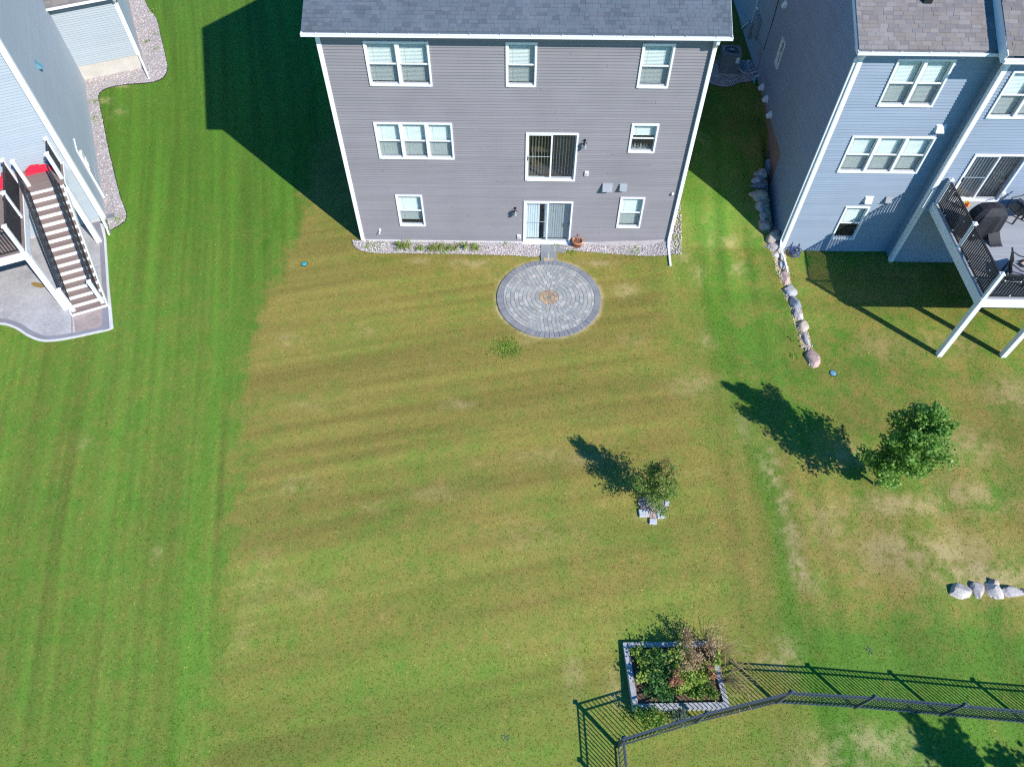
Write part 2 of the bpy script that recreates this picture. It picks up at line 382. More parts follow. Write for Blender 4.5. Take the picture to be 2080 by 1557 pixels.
# ------------------------------------------------------------------ lawn condition: dry / lush / bare / mowing lines, near turf also tinted for shade
_lb = [g(*p) for p in [(598, 480), (560, 560), (532, 640), (508, 720), (487, 860), (474, 980), (463, 1100), (453, 1250), (440, 1400), (426, 1557)]]
_lb = sorted((p.y, p.x) for p in _lb); LBY = [a for a, _ in _lb]; LBX = [b for _, b in _lb]
_rb = [g(*p) for p in [(1395, 380), (1420, 500), (1445, 620), (1475, 740), (1505, 840), (1545, 950), (1575, 1050), (1590, 1150), (1603, 1260), (1640, 1370), (1690, 1480), (1740, 1600)]]
_rb = sorted((p.y, p.x) for p in _rb); RBY = [a for a, _ in _rb]; RBX = [b for _, b in _rb]
def blobs(lst):
    return [(g(a, b), rx, ry, w) for a, b, rx, ry, w in lst]
BARE = blobs([(1567, 950, .35, .9, .6), (1590, 1010, .3, .7, .7), (1608, 1080, .3, .8, .6), (1622, 1150, .25, .6, .75), (1645, 1180, .3, .3, .7), (1600, 1330, .35, .6, .5), (1575, 1345, .5, .2, .6),
              (1880, 1120, 2.2, .8, .55), (1990, 1170, 1.6, .5, .75), (1830, 1025, 1.6, .45, .65), (1740, 930, .8, .5, .4), (1950, 900, 1.4, .8, .35), (1980, 1010, 1.4, .6, .4), (1700, 1060, 1.0, .8, .35),
              (1270, 590, .5, .4, .5), (1210, 535, .7, .18, .5), (960, 535, 1.2, .25, .5), (860, 530, .7, .2, .4), (605, 985, .5, .3, .5), (770, 1030, .5, .2, .4), (930, 820, .6, .2, .45), (1010, 560, .3, .3, .4), (1070, 695, .5, .15, .25),
              (1320, 1045, .45, .25, .4), (590, 690, .5, .3, .3), (735, 670, .5, .3, .2), (1510, 870, .25, .5, .4), (1435, 690, .3, .5, .3), (1500, 545, .5, .3, .45), (1420, 560, .3, .5, .3), (1545, 480, .3, .3, .5), (1480, 490, .4, .3, .35),
              (1760, 1505, 1.6, .35, .55), (1680, 1545, 1.2, .4, .45), (1850, 1540, .7, .3, .3), (1250, 1395, .25, .5, .4), (1165, 1370, .25, .8, .3), (530, 1180, .4, 1.2, .1), (620, 1200, .5, .3, .15), (490, 1300, .3, .6, .1), (315, 1122, .2, .18, .35),
              (170, 900, .25, .25, .3), (215, 205, .5, .3, .55), (235, 228, .5, .5, .35), (250, 175, .6, .15, .6), (1425, 275, .35, .5, .6), (1440, 480, .3, .8, .2), (1385, 520, .25, .5, .35), (1800, 700, 1.0, .7, .25), (1890, 690, .8, .5, .2),
              (1930, 700, 1.2, .6, .3), (2060, 800, 1.0, .8, .4), (1280, 690, .6, .3, .15), (1400, 780, 1.0, .5, .25), (1150, 930, 1.5, .3, .25), (890, 1000, 1.2, .3, .2), (1100, 1090, 1.2, .4, .2), (640, 820, 1.0, .25, .2)])
LUSH = blobs([(1030, 708, .38, .3, .9), (780, 530, .9, .3, .4), (720, 525, .6, .3, .35), (1440, 640, .5, 1.2, .4), (1480, 420, .6, 1.2, .6), (1430, 420, .4, 1.0, .4), (1385, 560, .3, .6, .5), (1500, 620, .5, 1.0, .35), (1620, 1290, 1.0, .6, .5), (1545, 1490, .5, .5, .6),
              (1660, 1470, 1.0, .5, .5), (1320, 1270, .9, .6, .35), (1250, 1070, .6, .5, .3), (1380, 1010, .5, .6, .35), (1800, 1290, 2.5, .5, .4), (1900, 1400, 2.5, .3, .4), (480, 790, .3, .4, .5), (460, 1090, .25, .3, .6), (455, 1290, .3, .5, .6), (445, 1420, .3, .5, .5),
              (880, 1215, .6, .3, .5), (640, 1150, .4, .3, .3), (1600, 690, .5, .5, .3), (1640, 770, .6, .4, .3), (1830, 1440, .6, .3, .4), (1040, 1470, .3, .3, .4), (1000, 1470, .6, .3, .3)])
def lawn(x, y):
    n1 = fbm(x * .45, y * .45, 3, 4); n2 = fbm(x * 1.6, y * 1.6, 11, 3); n3 = fbm(x * 4.5, y * 4.5, 23, 3)
    n1 = (n1 - .5) * 2.6; n2 = (n2 - .5) * 2.4; n3 = (n3 - .5) * 2.2; n4 = (fbm(x * 9, y * 9, 31, 2) - .5) * 2
    xb = np.interp(y, LBY, LBX); xr = np.interp(y, RBY, RBX)
    L = 1 - sstep(-.45, .5, x - xb + .30 * n2 + .25 * n3)
    Rr = sstep(-.4, .4, x - xr + .3 * n2)
    mid = (1 - L) * (1 - Rr)
    # mowing lines
    ul = x + (.19 + .006 * np.clip(-9 - x, 0, 12)) * y
    sl = (vnoise(ul * 1.3, y * .05, 41) - .5) * .45 + (vnoise(ul * 4.2, y * .09, 42) - .5) * .75 + (vnoise(ul * 9.5, y * .2, 43) - .5) * .85
    q = y - .20 * x + .002 * x * x
    sm = (vnoise(q * 1.15, x * .07 + 9, 44) - .5) * .8 + (vnoise(q * 3.1, x * .16, 45) - .5) * .9 + (vnoise(q * 7, x * .25, 46) - .5) * .6
    sr = (vnoise(x * 1.1, y * .1, 47) - .5) * .8 + (vnoise(y * 1.3 + .1 * x, x * .1, 48) - .5) * .6
    up = sstep(17.5, 20.5, y)                                    # by the right lot line the mower runs up the yard
    vert = (vnoise(x * 2.6 - .12 * y, y * .1, 49) - .5) * 1.6
    near_r = sstep(-2.8, -1.0, x - xr) * (1 - sstep(1.5, 3, x - xr))
    stripe = L * sl + (1 - L) * ((1 - near_r) * (mid * .78 * sm + Rr * sr) + near_r * (vert * (.4 + .6 * up) + .4 * sr))
    depth = sstep(4.0, 13.5, y)  # turf drier with distance; nearer it stays greener, partly for shade between blades
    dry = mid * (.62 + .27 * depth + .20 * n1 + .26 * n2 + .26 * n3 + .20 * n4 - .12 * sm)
    dry = dry + Rr * (.50 + .28 * n1 + .48 * n2 + .42 * n3 + .25 * n4 + .22 * sstep(16, 12, y) * sstep(6.2, 8.5, y) - .55 * sstep(6.6, 5.4, y))
    dry = dry + L * (.14 + .22 * n2 + .20 * n3 + .15 * n4 - .14 * sl + .10 * sstep(21, 10, y))
    dry = dry - near_r * .35 * sstep(8, 17, y) + near_r * up * .30 * vert
    lush_shade = .75 * np.exp(-((x - xr - .05 * n2) / .42) ** 2) * (.5 + .5 * sstep(.2, .6, n1 * .5 + .5)) + .62 * np.exp(-((x - xb + .95 + .12 * n2) / .20) ** 2) * np.clip(.55 + .9 * n2 + .6 * n3, 0, 1.2)
    lush_shade = lush_shade + (mid * .16 + Rr * .28) * sstep(7.5, 3.5, y) * np.clip(1 + .6 * n2 + .4 * n3, 0, 2)  # greener near grass, plus the shade between blades put into the colour
    bare_row = inside(SOIL_ROW, x, y) * np.clip(.95 + .4 * n3 + .5 * n4, 0, 1)
    lush_shade = lush_shade + L * sstep(16, 27, y) * .55 + L * .12 * n2
    bare = np.zeros_like(x); 
    for p, rx, ry, w in BARE:
        d = ((x - p.x) / rx) ** 2 + ((y - p.y) / ry) ** 2
        bare = np.maximum(bare, w * .72 * np.exp(-d ** 1.3) * np.clip(.72 + 1.1 * n3 + 1.0 * n2 + .9 * n4, 0, 1.5))
    for p, rx, ry, w in LUSH:
        d = ((x - p.x) / rx) ** 2 + ((y - p.y) / ry) ** 2
        lush_shade = np.maximum(lush_shade, w * .75 * np.exp(-d) * np.clip(.85 + .9 * n3 + .7 * n2 + .5 * n4, 0, 1.6))
    bare = np.maximum(bare, np.clip(.9 * (n2 * .5 + n3 * .5 - .52), 0, .5) * (mid + .8 * Rr))
    bare = np.maximum(bare, bare_row)
    # pale ring of cut turf round the patio
    rp = np.hypot(x - PC.x, y - PC.y)
    bare = np.maximum(bare, .75 * np.exp(-((rp - PR - .02) / .09) ** 2) * np.clip(.8 + n3, 0, 1.5))
    return np.clip(dry, 0, 1.15), np.clip(lush_shade, 0, 1), np.clip(bare, 0, 1), np.clip(stripe, -1.2, 1.2)

def lawn_mat(name, blades):
    m, nt, b = new_mat(name)
    A = lambda s: N(nt, 'ShaderNodeAttribute', attribute_name=s).outputs['Fac']
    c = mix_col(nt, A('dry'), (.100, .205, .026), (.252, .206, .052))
    c = mix_col(nt, A('lush_shade'), c, (.076, .186, .018))
    c = mix_col(nt, A('bare'), c, (.47, .375, .195))
    pos = N(nt, 'ShaderNodeNewGeometry').outputs['Position']
    n1 = N(nt, 'ShaderNodeTexNoise', Scale=11.0, Detail=4.0, Roughness=.75); nt.links.new(pos, n1.inputs['Vector'])
    n2 = N(nt, 'ShaderNodeTexNoise', Scale=45.0, Detail=3.0, Roughness=.8); nt.links.new(pos, n2.inputs['Vector'])
    f = mth(nt, 'ADD', 1.0, mth(nt, 'MULTIPLY', A('stripe'), .36))
    if blades: f = mth(nt, 'MULTIPLY', f, A('tone'))
    else:
        f = mth(nt, 'MULTIPLY', f, mth(nt, 'ADD', .70, mth(nt, 'MULTIPLY', n2.outputs[0], .65)))
    f = mth(nt, 'MULTIPLY', f, mth(nt, 'ADD', .74, mth(nt, 'MULTIPLY', n1.outputs[0], .54)))
    vm = nt.nodes.new('ShaderNodeVectorMath'); vm.operation = 'SCALE'; nt.links.new(c, vm.inputs[0]); nt.links.new(f, vm.inputs['Scale'])
    hue = mix_col(nt, mth(nt, 'MULTIPLY', mth(nt, 'SUBTRACT', n1.outputs[0], .46), .5), vm.outputs[0], mix_col(nt, .5, vm.outputs[0], (.20, .15, .05)))
    nt.links.new(hue, b.inputs['Base Color'])
    b.inputs['Roughness'].default_value = .7; b.inputs['Specular IOR Level'].default_value = .12
    if blades:                                              # blade normals lean towards the sky, as a mown sward shades
        ge = N(nt, 'ShaderNodeNewGeometry'); v1 = nt.nodes.new('ShaderNodeVectorMath'); v1.operation = 'SCALE'; nt.links.new(ge.outputs['Normal'], v1.inputs[0]); v1.inputs['Scale'].default_value = .35
        v2 = nt.nodes.new('ShaderNodeVectorMath'); v2.operation = 'ADD'; nt.links.new(v1.outputs[0], v2.inputs[0]); v2.inputs[1].default_value = (0, 0, 1)
        v3 = nt.nodes.new('ShaderNodeVectorMath'); v3.operation = 'NORMALIZE'; nt.links.new(v2.outputs[0], v3.inputs[0]); nt.links.new(v3.outputs[0], b.inputs['Normal'])
        tr = nt.nodes.new('ShaderNodeBsdfTranslucent'); nt.links.new(hue, tr.inputs[0])
        mx = nt.nodes.new('ShaderNodeMixShader'); mx.inputs[0].default_value = .3
        nt.links.new(b.outputs[0], mx.inputs[1]); nt.links.new(tr.outputs[0], mx.inputs[2]); nt.links.new(mx.outputs[0], nt.nodes['Material Output'].inputs[0])
    else:
        bp = N(nt, 'ShaderNodeBump', Strength=.3, Distance=.012); nt.links.new(mth(nt, 'ADD', n1.outputs[0], n2.outputs[0]), bp.inputs['Height']); nt.links.new(bp.outputs[0], b.inputs['Normal'])
    return m
def set_attrs(me, d):
    for k, v in d.items():
        a = me.attributes.new(k, 'FLOAT', 'POINT'); a.data.foreach_set('value', np.ascontiguousarray(v, dtype=np.float32))
def np_mesh(name, v, f):
    """v (n,3), f (m,k) with constant k"""
    me = bpy.data.meshes.new(name); k = f.shape[1]
    me.vertices.add(len(v)); me.vertices.foreach_set('co', np.ascontiguousarray(v, dtype=np.float32).ravel())
    me.loops.add(f.size); me.loops.foreach_set('vertex_index', np.ascontiguousarray(f, dtype=np.int32).ravel())
    me.polygons.add(len(f)); me.polygons.foreach_set('loop_start', np.arange(0, f.size, k, dtype=np.int32))
    try: me.polygons.foreach_set('loop_total', np.full(len(f), k, dtype=np.int32))
    except Exception: pass
    me.update(calc_edges=True); return me

def turf_z(x, y): return terrain(x, y) + (fbm(x * .5, y * .5, 5, 2) - .5) * .04
def build_lawn():
    far = [-900, -400, -150, -80, -50, -38]
    xs = np.concatenate([far, np.arange(-30, 30.01, .1), [-a for a in far[::-1]]])
    ys = np.concatenate([[-900, -400, -150, -60, -25, -12], np.arange(-5, 48.01, .1), [55, 70, 100, 160, 400, 900]])
    X, Y = np.meshgrid(xs, ys); x = X.ravel(); y = Y.ravel()
    z = turf_z(x, y)
    near = (np.abs(x) < 32) & (y > -6) & (y < 50)
    z = np.where(near, z, terrain(np.clip(x, -30, 30), np.clip(y, -5, 48)))
    nx, ny = len(xs), len(ys)
    i = np.arange(nx - 1)[None, :] + nx * np.arange(ny - 1)[:, None]; i = i.ravel()
    f = np.stack([i, i + 1, i + 1 + nx, i + nx], 1)
    me = np_mesh('lawn', np.stack([x, y, z], 1), f)
    d, l, b, s = lawn(x, y); set_attrs(me, dict(dry=d, lush_shade=l, bare=b, stripe=s))
    me.polygons.foreach_set('use_smooth', [True] * len(f))
    me.materials.append(lawn_mat('lawn_turf', False))
    o = place('lawn', me); tag(o, 'mown lawn, green on the left and dried olive in the middle', 'lawn', kind='structure')
build_lawn()

def build_grass():
    n = 1000000
    x = rng.uniform(-25, 21, n); y = rng.uniform(.2, 43, n)
    # keep what the photograph can see, with a margin
    half = 3 + (20 + .62 * y) * .80
    keep = np.abs(x) < half
    for poly in houses + [SLAB, BED_LEFT, BED_MAIN, BED_RIGHT, AC_PAD, BOX]:
        keep &= ~inside(poly, x, y)
    keep &= ~(inside(SOIL_ROW, x, y) & (vnoise(x * 4, y * 4, 81) + .3 * rng.random(n) < .85))
    keep &= np.hypot(x - PC.x, y - PC.y) > PR - .06 + .07 * vnoise(x * 7, y * 7, 80)
    keep &= ~((x > .72) & (x < 1.44) & (y > 20.3) & (y < HY))
    keep &= ~((x > HX1) & (x < HX1 + .38) & (y > HY - .7) & (y < HY + 3))
    keep &= np.hypot(x - TREE_SMALL.x, y - TREE_SMALL.y) > .42
    x = x[keep]; y = y[keep]; n = len(x)
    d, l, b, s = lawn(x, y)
    k2 = rng.random(n) > b * .75
    x, y, d, l, b, s = (a[k2] for a in (x, y, d, l, b, s)); n = len(x)
    z = turf_z(x, y) - .002
    a = rng.uniform(0, 2 * math.pi, n); w = rng.uniform(.008, .017, n); h = rng.uniform(.010, .026, n) * (1 + .35 * l - .3 * b)
    lean = rng.uniform(.03, .065, n); la = a + math.pi / 2 + rng.normal(0, .35, n)
    dx = np.cos(a) * w; dy = np.sin(a) * w
    v = np.empty((n, 3, 3)); v[:, 0] = np.stack([x - dx, y - dy, z], 1); v[:, 1] = np.stack([x + dx, y + dy, z], 1)
    v[:, 2] = np.stack([x + np.cos(la) * lean, y + np.sin(la) * lean, z + h], 1)
    me = np_mesh('grass', v.reshape(-1, 3), np.arange(3 * n).reshape(n, 3))
    rep = lambda q: np.repeat(q, 3)
    clump = .74 + .52 * vnoise(x * 14, y * 14, 77) * (.5 + vnoise(x * 33, y * 33, 78))
    tone = np.stack([np.full(n, 1.12), np.full(n, 1.12), np.full(n, 1.35)], 1) * (rng.uniform(.66, 1.5, n) * clump)[:, None]
    dd = np.clip(d + rng.normal(0, .24, n), 0, 1.3); st = rng.random(n) < .10 * np.clip(d + .3, 0, 1); dd = np.where(st, 1.25, dd); tone = tone * np.where(st, 1.45, 1.0)[:, None]
    set_attrs(me, dict(dry=rep(dd), lush_shade=rep(l), bare=rep(b * .8), stripe=rep(s), tone=tone.ravel()))
    me.materials.append(lawn_mat('grass_blade', True))
    tag(place('grass', me), 'short grass blades covering the lawn', 'grass', kind='stuff')
build_grass()

def flat_poly(name, poly, dz, mat, label, cat, kind='structure', step=.16):
    """a bed that follows the ground: boundary plus inner points, triangulated"""
    from mathutils.geometry import delaunay_2d_cdt
    pts = [Vector((p[0], p[1])) for p in poly]; n = len(pts)
    gx = np.arange(min(p.x for p in pts), max(p.x for p in pts), step); gy = np.arange(min(p.y for p in pts), max(p.y for p in pts), step)
    X, Y = np.meshgrid(gx, gy); X = X.ravel(); Y = Y.ravel(); k = inside([(p.x, p.y) for p in pts], X, Y)
    allp = pts + [Vector((a, b)) for a, b in zip(X[k], Y[k])]
    v, e, f, *_ = delaunay_2d_cdt(allp, [(i, (i + 1) % n) for i in range(n)], [list(range(n))], 1, 1e-4)
    xy = np.array([(p.x, p.y) for p in v]); z = terrain(xy[:, 0], xy[:, 1]) + dz + .03
    me = bpy.data.meshes.new(name); me.from_pydata([(a, b, c) for (a, b), c in zip(xy, z)], [], [tuple(q) for q in f]); me.materials.append(mat)
    me.update()
    o = place(name, me); tag(o, label, cat, kind=kind); return o
def pebbles(name, poly, n, label, smin=.018, smax=.045, dz=0.0):
    P = np.array([(p[0], p[1]) for p in poly]); lo = P.min(0); hi = P.max(0)
    x = rng.uniform(lo[0], hi[0], n * 4); y = rng.uniform(lo[1], hi[1], n * 4); k = inside(poly, x, y); x = x[k][:n]; y = y[k][:n]; n = len(x)
    z = terrain(x, y) + dz + .03
    base = np.array([(1, 0, 0), (-.6, .8, .1), (-.5, -.9, -.1), (.2, .1, .75), (0, 0, -.6)]); F = np.array([(0, 1, 3), (1, 2, 3), (2, 0, 3), (1, 0, 4), (2, 1, 4), (0, 2, 4)])
    a = rng.uniform(0, 6.28, n); s = rng.uniform(smin, smax, n); v = np.empty((n, 5, 3))
    bx = base[None] * rng.uniform(.7, 1.2, (n, 5, 3)); ca, sa = np.cos(a)[:, None], np.sin(a)[:, None]
    v[:, :, 0] = x[:, None] + (bx[:, :, 0] * ca - bx[:, :, 1] * sa) * s[:, None]; v[:, :, 1] = y[:, None] + (bx[:, :, 0] * sa + bx[:, :, 1] * ca) * s[:, None]
    v[:, :, 2] = z[:, None] + (bx[:, :, 2] + .3) * s[:, None]
    me = np_mesh(name, v.reshape(-1, 3), (F[None] + 5 * np.arange(n)[:, None, None]).reshape(-1, 3))
    set_attrs(me, dict(tone=np.repeat(rng.random(n), 5))); me.materials.append(M['pebble'])
    tag(place(name, me), label, 'gravel', kind='stuff')
flat_poly('gravel_bed', BED_LEFT, .015, M['gravel_bed'], 'gravel bed along the pale house wall', 'gravel bed')
pebbles('gravel', BED_LEFT, 9000, 'pinkish grey gravel beside the pale house')
flat_poly('gravel_bed', BED_MAIN, .012, M['gravel_bed'], 'gravel strip below the grey house left of the door', 'gravel bed')
pebbles('gravel', BED_MAIN, 3000, 'gravel strip under the grey siding left of the patio door')
flat_poly('gravel_bed', BED_RIGHT, .012, M['gravel_bed'], 'gravel strip below the grey house right of the door', 'gravel bed')
pebbles('gravel', BED_RIGHT, 1700, 'gravel strip under the grey siding right of the patio door')
pebbles('gravel', BED_SIDE, 1100, 'thin gravel along the downspout corner of the grey house', dz=.004)
flat_poly('gravel_bed', AC_PAD, .02, M['gravel_bed'], 'rounded gravel pad under the air conditioner', 'gravel bed')
pebbles('gravel', AC_PAD, 900, 'dark gravel round the air conditioner', .03, .06)
pebbles('gravel', SOIL_ROW, 700, 'small stones in bare soil between the boulders', .02, .06, -.03)
mb = MB(); mb.tube([Vector((p.x, p.y, p.z + .015)) for p in edge_left_bed], .022, 6); o = mb.build('lawn_edging', M['edging'])
tag(o, 'thin black edging between gravel and lawn by the pale house', 'edging')

# ------------------------------------------------------------------ building kit
EXPO = .1033
def wall_sheath(house, name, o, rot, L, z0, z1, holes, mat, thick=0.0):
    xs = sorted({0.0, L} | {h[i] for h in holes for i in (0, 1)}); zs = sorted({z0, z1} | {h[i] for h in holes for i in (2, 3)})
    mb = MB()
    for a, b in zip(xs, xs[1:]):
        for c, d in zip(zs, zs[1:]):
            if any(h[0] < (a + b) / 2 < h[1] and h[2] < (c + d) / 2 < h[3] for h in holes): continue
            mb.quad((a, 0, c), (b, 0, c), (b, 0, d), (a, 0, d))
    return mb.build(name, mat, house, o, rot)
_board_cache = {}
def board_mesh(segs, mat, h):
    key = (tuple((round(a, 3), round(b, 3)) for a, b in segs), mat.name, round(h, 4))
    if key not in _board_cache:
        mb = MB()
        for a, b in segs:
            mb.hexa([(a, -.030, 0), (b, -.030, 0), (b, -.001, 0), (a, -.001, 0), (a, -.004, h), (b, -.004, h), (b, -.001, h), (a, -.001, h)])
        _board_cache[key] = mb.mesh('siding_board', mat)
    return _board_cache[key]
def siding(house, o, rot, L, z0, z1, holes, mat, span=None, seams=True, joined=False):
    """every course is a board of its own, cut round the openings"""
    jm = MB()
    z = z0; o = Vector(o); k = 0; Rm = Matrix.Rotation(rot, 3, 'Z')
    while z < z1 - .02:
        h = min(EXPO, z1 - z); a0, b0 = span(z + h * .5) if span else (0.0, L)
        if b0 - a0 > .05:
            cuts = sorted((hh[0], hh[1]) for hh in holes if hh[2] < z + h * .6 and hh[3] > z + h * .4)
            segs = []; a = a0
            for c, d in cuts:
                if c > a: segs.append((a, min(c, b0)))
                a = max(a, d)
            if a < b0: segs.append((a, b0))
            if seams and k % 4 == 0:                                   # lap joints
                s2 = []
                for a, b in segs:
                    if b - a > 3:
                        m = a + random.uniform(1, b - a - 1); s2 += [(a, m - .005), (m + .005, b)]
                    else: s2.append((a, b))
                segs = s2
            if joined:                                                 # thin receding courses past the limit: one part
                for a, b in segs: jm.hexa([(a, -.030, z), (b, -.030, z), (b, -.001, z), (a, -.001, z), (a, -.004, z + h), (b, -.004, z + h), (b, -.001, z + h), (a, -.001, z + h)])
                segs = []
            for sg in segs: place('siding_board', board_mesh([(0, sg[1] - sg[0])], mat, h), house, o + Rm @ Vector((sg[0], 0, 0)) + Vector((0, 0, z)), rot)
        z += EXPO; k += 1
    if joined: jm.build('siding_boards', mat, house, o, rot)['kind'] = 'stuff'

def blind_mesh(w, h, tilt, drop=1.0, pitch=.045):
    mb = MB(); mb.box(0, w, -.02, .03, h - .05, h)
    n = int((h - .05) * drop / pitch); dy = .023 * math.cos(tilt); dz = .023 * math.sin(tilt)
    for i in range(n):
        z = h - .06 - i * pitch
        mb.hexa([(0, -dy, z - dz - .002), (w, -dy, z - dz - .002), (w, dy, z + dz - .002), (0, dy, z + dz - .002), (0, -dy, z - dz + .002), (w, -dy, z - dz + .002), (w, dy, z + dz + .002), (0, dy, z + dz + .002)])
    for t in (.2, .8): mb.box(w * t - .003, w * t + .003, -.026, -.023, h - .06 - n * pitch, h - .05)
    return mb
def window(house, wall_o, rot, x0, x1, z0, z1, lites=1, drops=None, label=None, tilt=1.05, screens=True, sill_things=False, top_sash_open=0):
    w, h = x1 - x0, z1 - z0
    R = Matrix.Rotation(rot, 3, 'Z'); loc = Vector(wall_o) + R @ Vector((x0, 0, 0)) + Vector((0, 0, z0))
    t = .062; mb = MB()
    mb.box(0, t, -.06, .11, 0, h); mb.box(w - t, w, -.06, .11, 0, h); mb.box(t, w - t, -.062, .11, h - t, h); mb.box(t, w - t, -.07, .11, 0, t)
    mw = .095; lw_ = (w - 2 * t - mw * (lites - 1)) / lites
    drops = drops or [1.0] * lites
    fr = mb
    spans = []
    for i in range(lites):
        a = t + i * (lw_ + mw); spans.append((a, a + lw_))
        if i < lites - 1: fr.box(a + lw_, a + lw_ + mw, -.056, .11, t, h - t)
    ob = fr.build('window', M['white_vinyl'], house, loc, rot)
    if label: ob['label'] = label
    for i, (a, b) in enumerate(spans):
        m = h * .5; s = .034
        sb = MB(); sb.box(a, a + s, -.018, .012, m, h - t); sb.box(b - s, b, -.018, .012, m, h - t); sb.box(a + s, b - s, -.018, .012, h - t - s, h - t); sb.box(a + s, b - s, -.024, .012, m - .02, m + .022)
        sb.box(a, a + s, .014, .04, t, m - .02); sb.box(b - s, b, .014, .04, t, m - .02); sb.box(a + s, b - s, .014, .04, t, t + s + .012)
        sb.build('sash', M['white_vinyl'], ob)
        MB().box(a + s, b - s, -.004, .001, m + .022, h - t - s).build('pane', M['glass'], ob)
        MB().box(a + s, b - s, .024, .029, t + s + .012, m - .02).build('pane', M['glass'], ob)
        if screens: MB().box(a + .006, b - .006, -.010, -.008, t + .006, m - .02).build('insect_screen', M['screen'], ob)
        if drops[i] > 0: blind_mesh(lw_ - .02, h - 2 * t, tilt + random.uniform(-.22, .18), drops[i]).build('blind', M['blind'], ob, (a + .01, .105 + .02, t))
    if sill_things:
        for q in range(6):
            x = t + .08 + q * (w - .3) / 6
            MB().lathe([(.001, 0), (.03, 0), (.032, .09), (.015, .13), (.015, .17), (.001, .17)], 8, (x, .16 + .04 * (q % 2), t)).build('bottle', M['paper'] if q % 2 else M['grey_metal'], ob, smooth=True)
        MB().box(t, w - t, .11, .3, t - .03, t).build('sill', M['white_trim'], ob)
    return ob
def sliding_door(house, wall_o, rot, x0, x1, z0, z1, closed_vanes, label=None, screen_right=True, handle_left=True):
    w, h = x1 - x0, z1 - z0
    R = Matrix.Rotation(rot, 3, 'Z'); loc = Vector(wall_o) + R @ Vector((x0, 0, 0)) + Vector((0, 0, z0))
    mb = MB(); t = .062
    mb.box(0, t, -.06, .13, 0, h); mb.box(w - t, w, -.06, .13, 0, h); mb.box(t, w - t, -.062, .13, h - t, h); mb.box(t, w - t, -.075, .16, 0, .05)
    ob = mb.build('sliding_door', M['white_vinyl'], house, loc, rot)
    if label: ob['label'] = label
    s = .05; mid = w / 2
    for k, (a, b, y) in enumerate(((t, mid + .02, -.015), (mid - .02, w - t, .035))):
        p = MB(); p.box(a, a + s, y - .02, y + .02, .05, h - t); p.box(b - s, b, y - .02, y + .02, .05, h - t); p.box(a + s, b - s, y - .02, y + .02, h - t - s, h - t); p.box(a + s, b - s, y - .02, y + .02, .05, .05 + s + .03)
        p.build('door_panel', M['white_vinyl'], ob)
        MB().box(a + s, b - s, y - .003, y + .003, .05 + s + .03, h - t - s).build('pane', M['glass_dark'], ob)
    if screen_right:
        MB().box(mid + .02, w - t, .0, .003, .06, h - t).build('insect_screen', M['screen'], ob)
    hx = t + .025 if handle_left else w - t - .025
    MB().box(hx - .015, hx + .015, -.075, -.035, h * .44, h * .44 + .16).build('handle', M['dark_metal'], ob)
    MB().box(t, mid - .02, -.004, .0, h * .5, h * .5 + .02).build('lock_bar', M['white_vinyl'], ob)
    # vertical vanes
    vb = MB(); n = int((w - .2) / (.085 if closed_vanes else .105))
    for i in range(n):
        x = .1 + i * (w - .2) / n
        if closed_vanes:
            if .30 < i / n < .40: continue
            a = .10 + (.16 if i % 4 == 0 else 0)
            vb.bar((x + .04, .17, .09), (x + .04, .17, h - .1), .088, .003, (math.sin(a), -math.cos(a), 0))
        else:
            vb.bar((x + .04, .2, .09), (x + .04, .2, h - .1), .003, .05, (.35, -1, 0))
    vb.box(.07, w - .07, .15, .21, h - .1, h - .05)
    vb.build('vertical_blind', M['vane'], ob)
    return ob
def gutter(house, a, b, y, z, mat, hangers=6):
    """open trough seen from above: back, floor, front lip; local x from a to b, front at y"""
    mb = MB(); d = .125
    mb.box(a, b, y, y + .012, z, z + .10); mb.box(a, b, y + d - .012, y + d, z, z + .11); mb.box(a, b, y + .012, y + d - .012, z, z + .012)
    mb.box(a, a + .01, y + .012, y + d - .012, z + .012, z + .10); mb.box(b - .01, b, y + .012, y + d - .012, z + .012, z + .10)
    mb.box(a, b, y - .012, y, z + .085, z + .10)
    o = mb.build('gutter', mat, house)
    for i in range(hangers):
        x = a + (b - a) * (i + .5) / hangers; MB().box(x - .012, x + .012, y + .012, y + d - .012, z + .085, z + .098).build('hanger', mat, o)
    return o
def downspout(house, pts, mat, w=.085, h=.065):
    mb = MB()
    for p, q in zip(pts, pts[1:]): mb.bar(p, q, w, h, (0, -1, 0.01))
    return mb.build('downspout', mat, house)
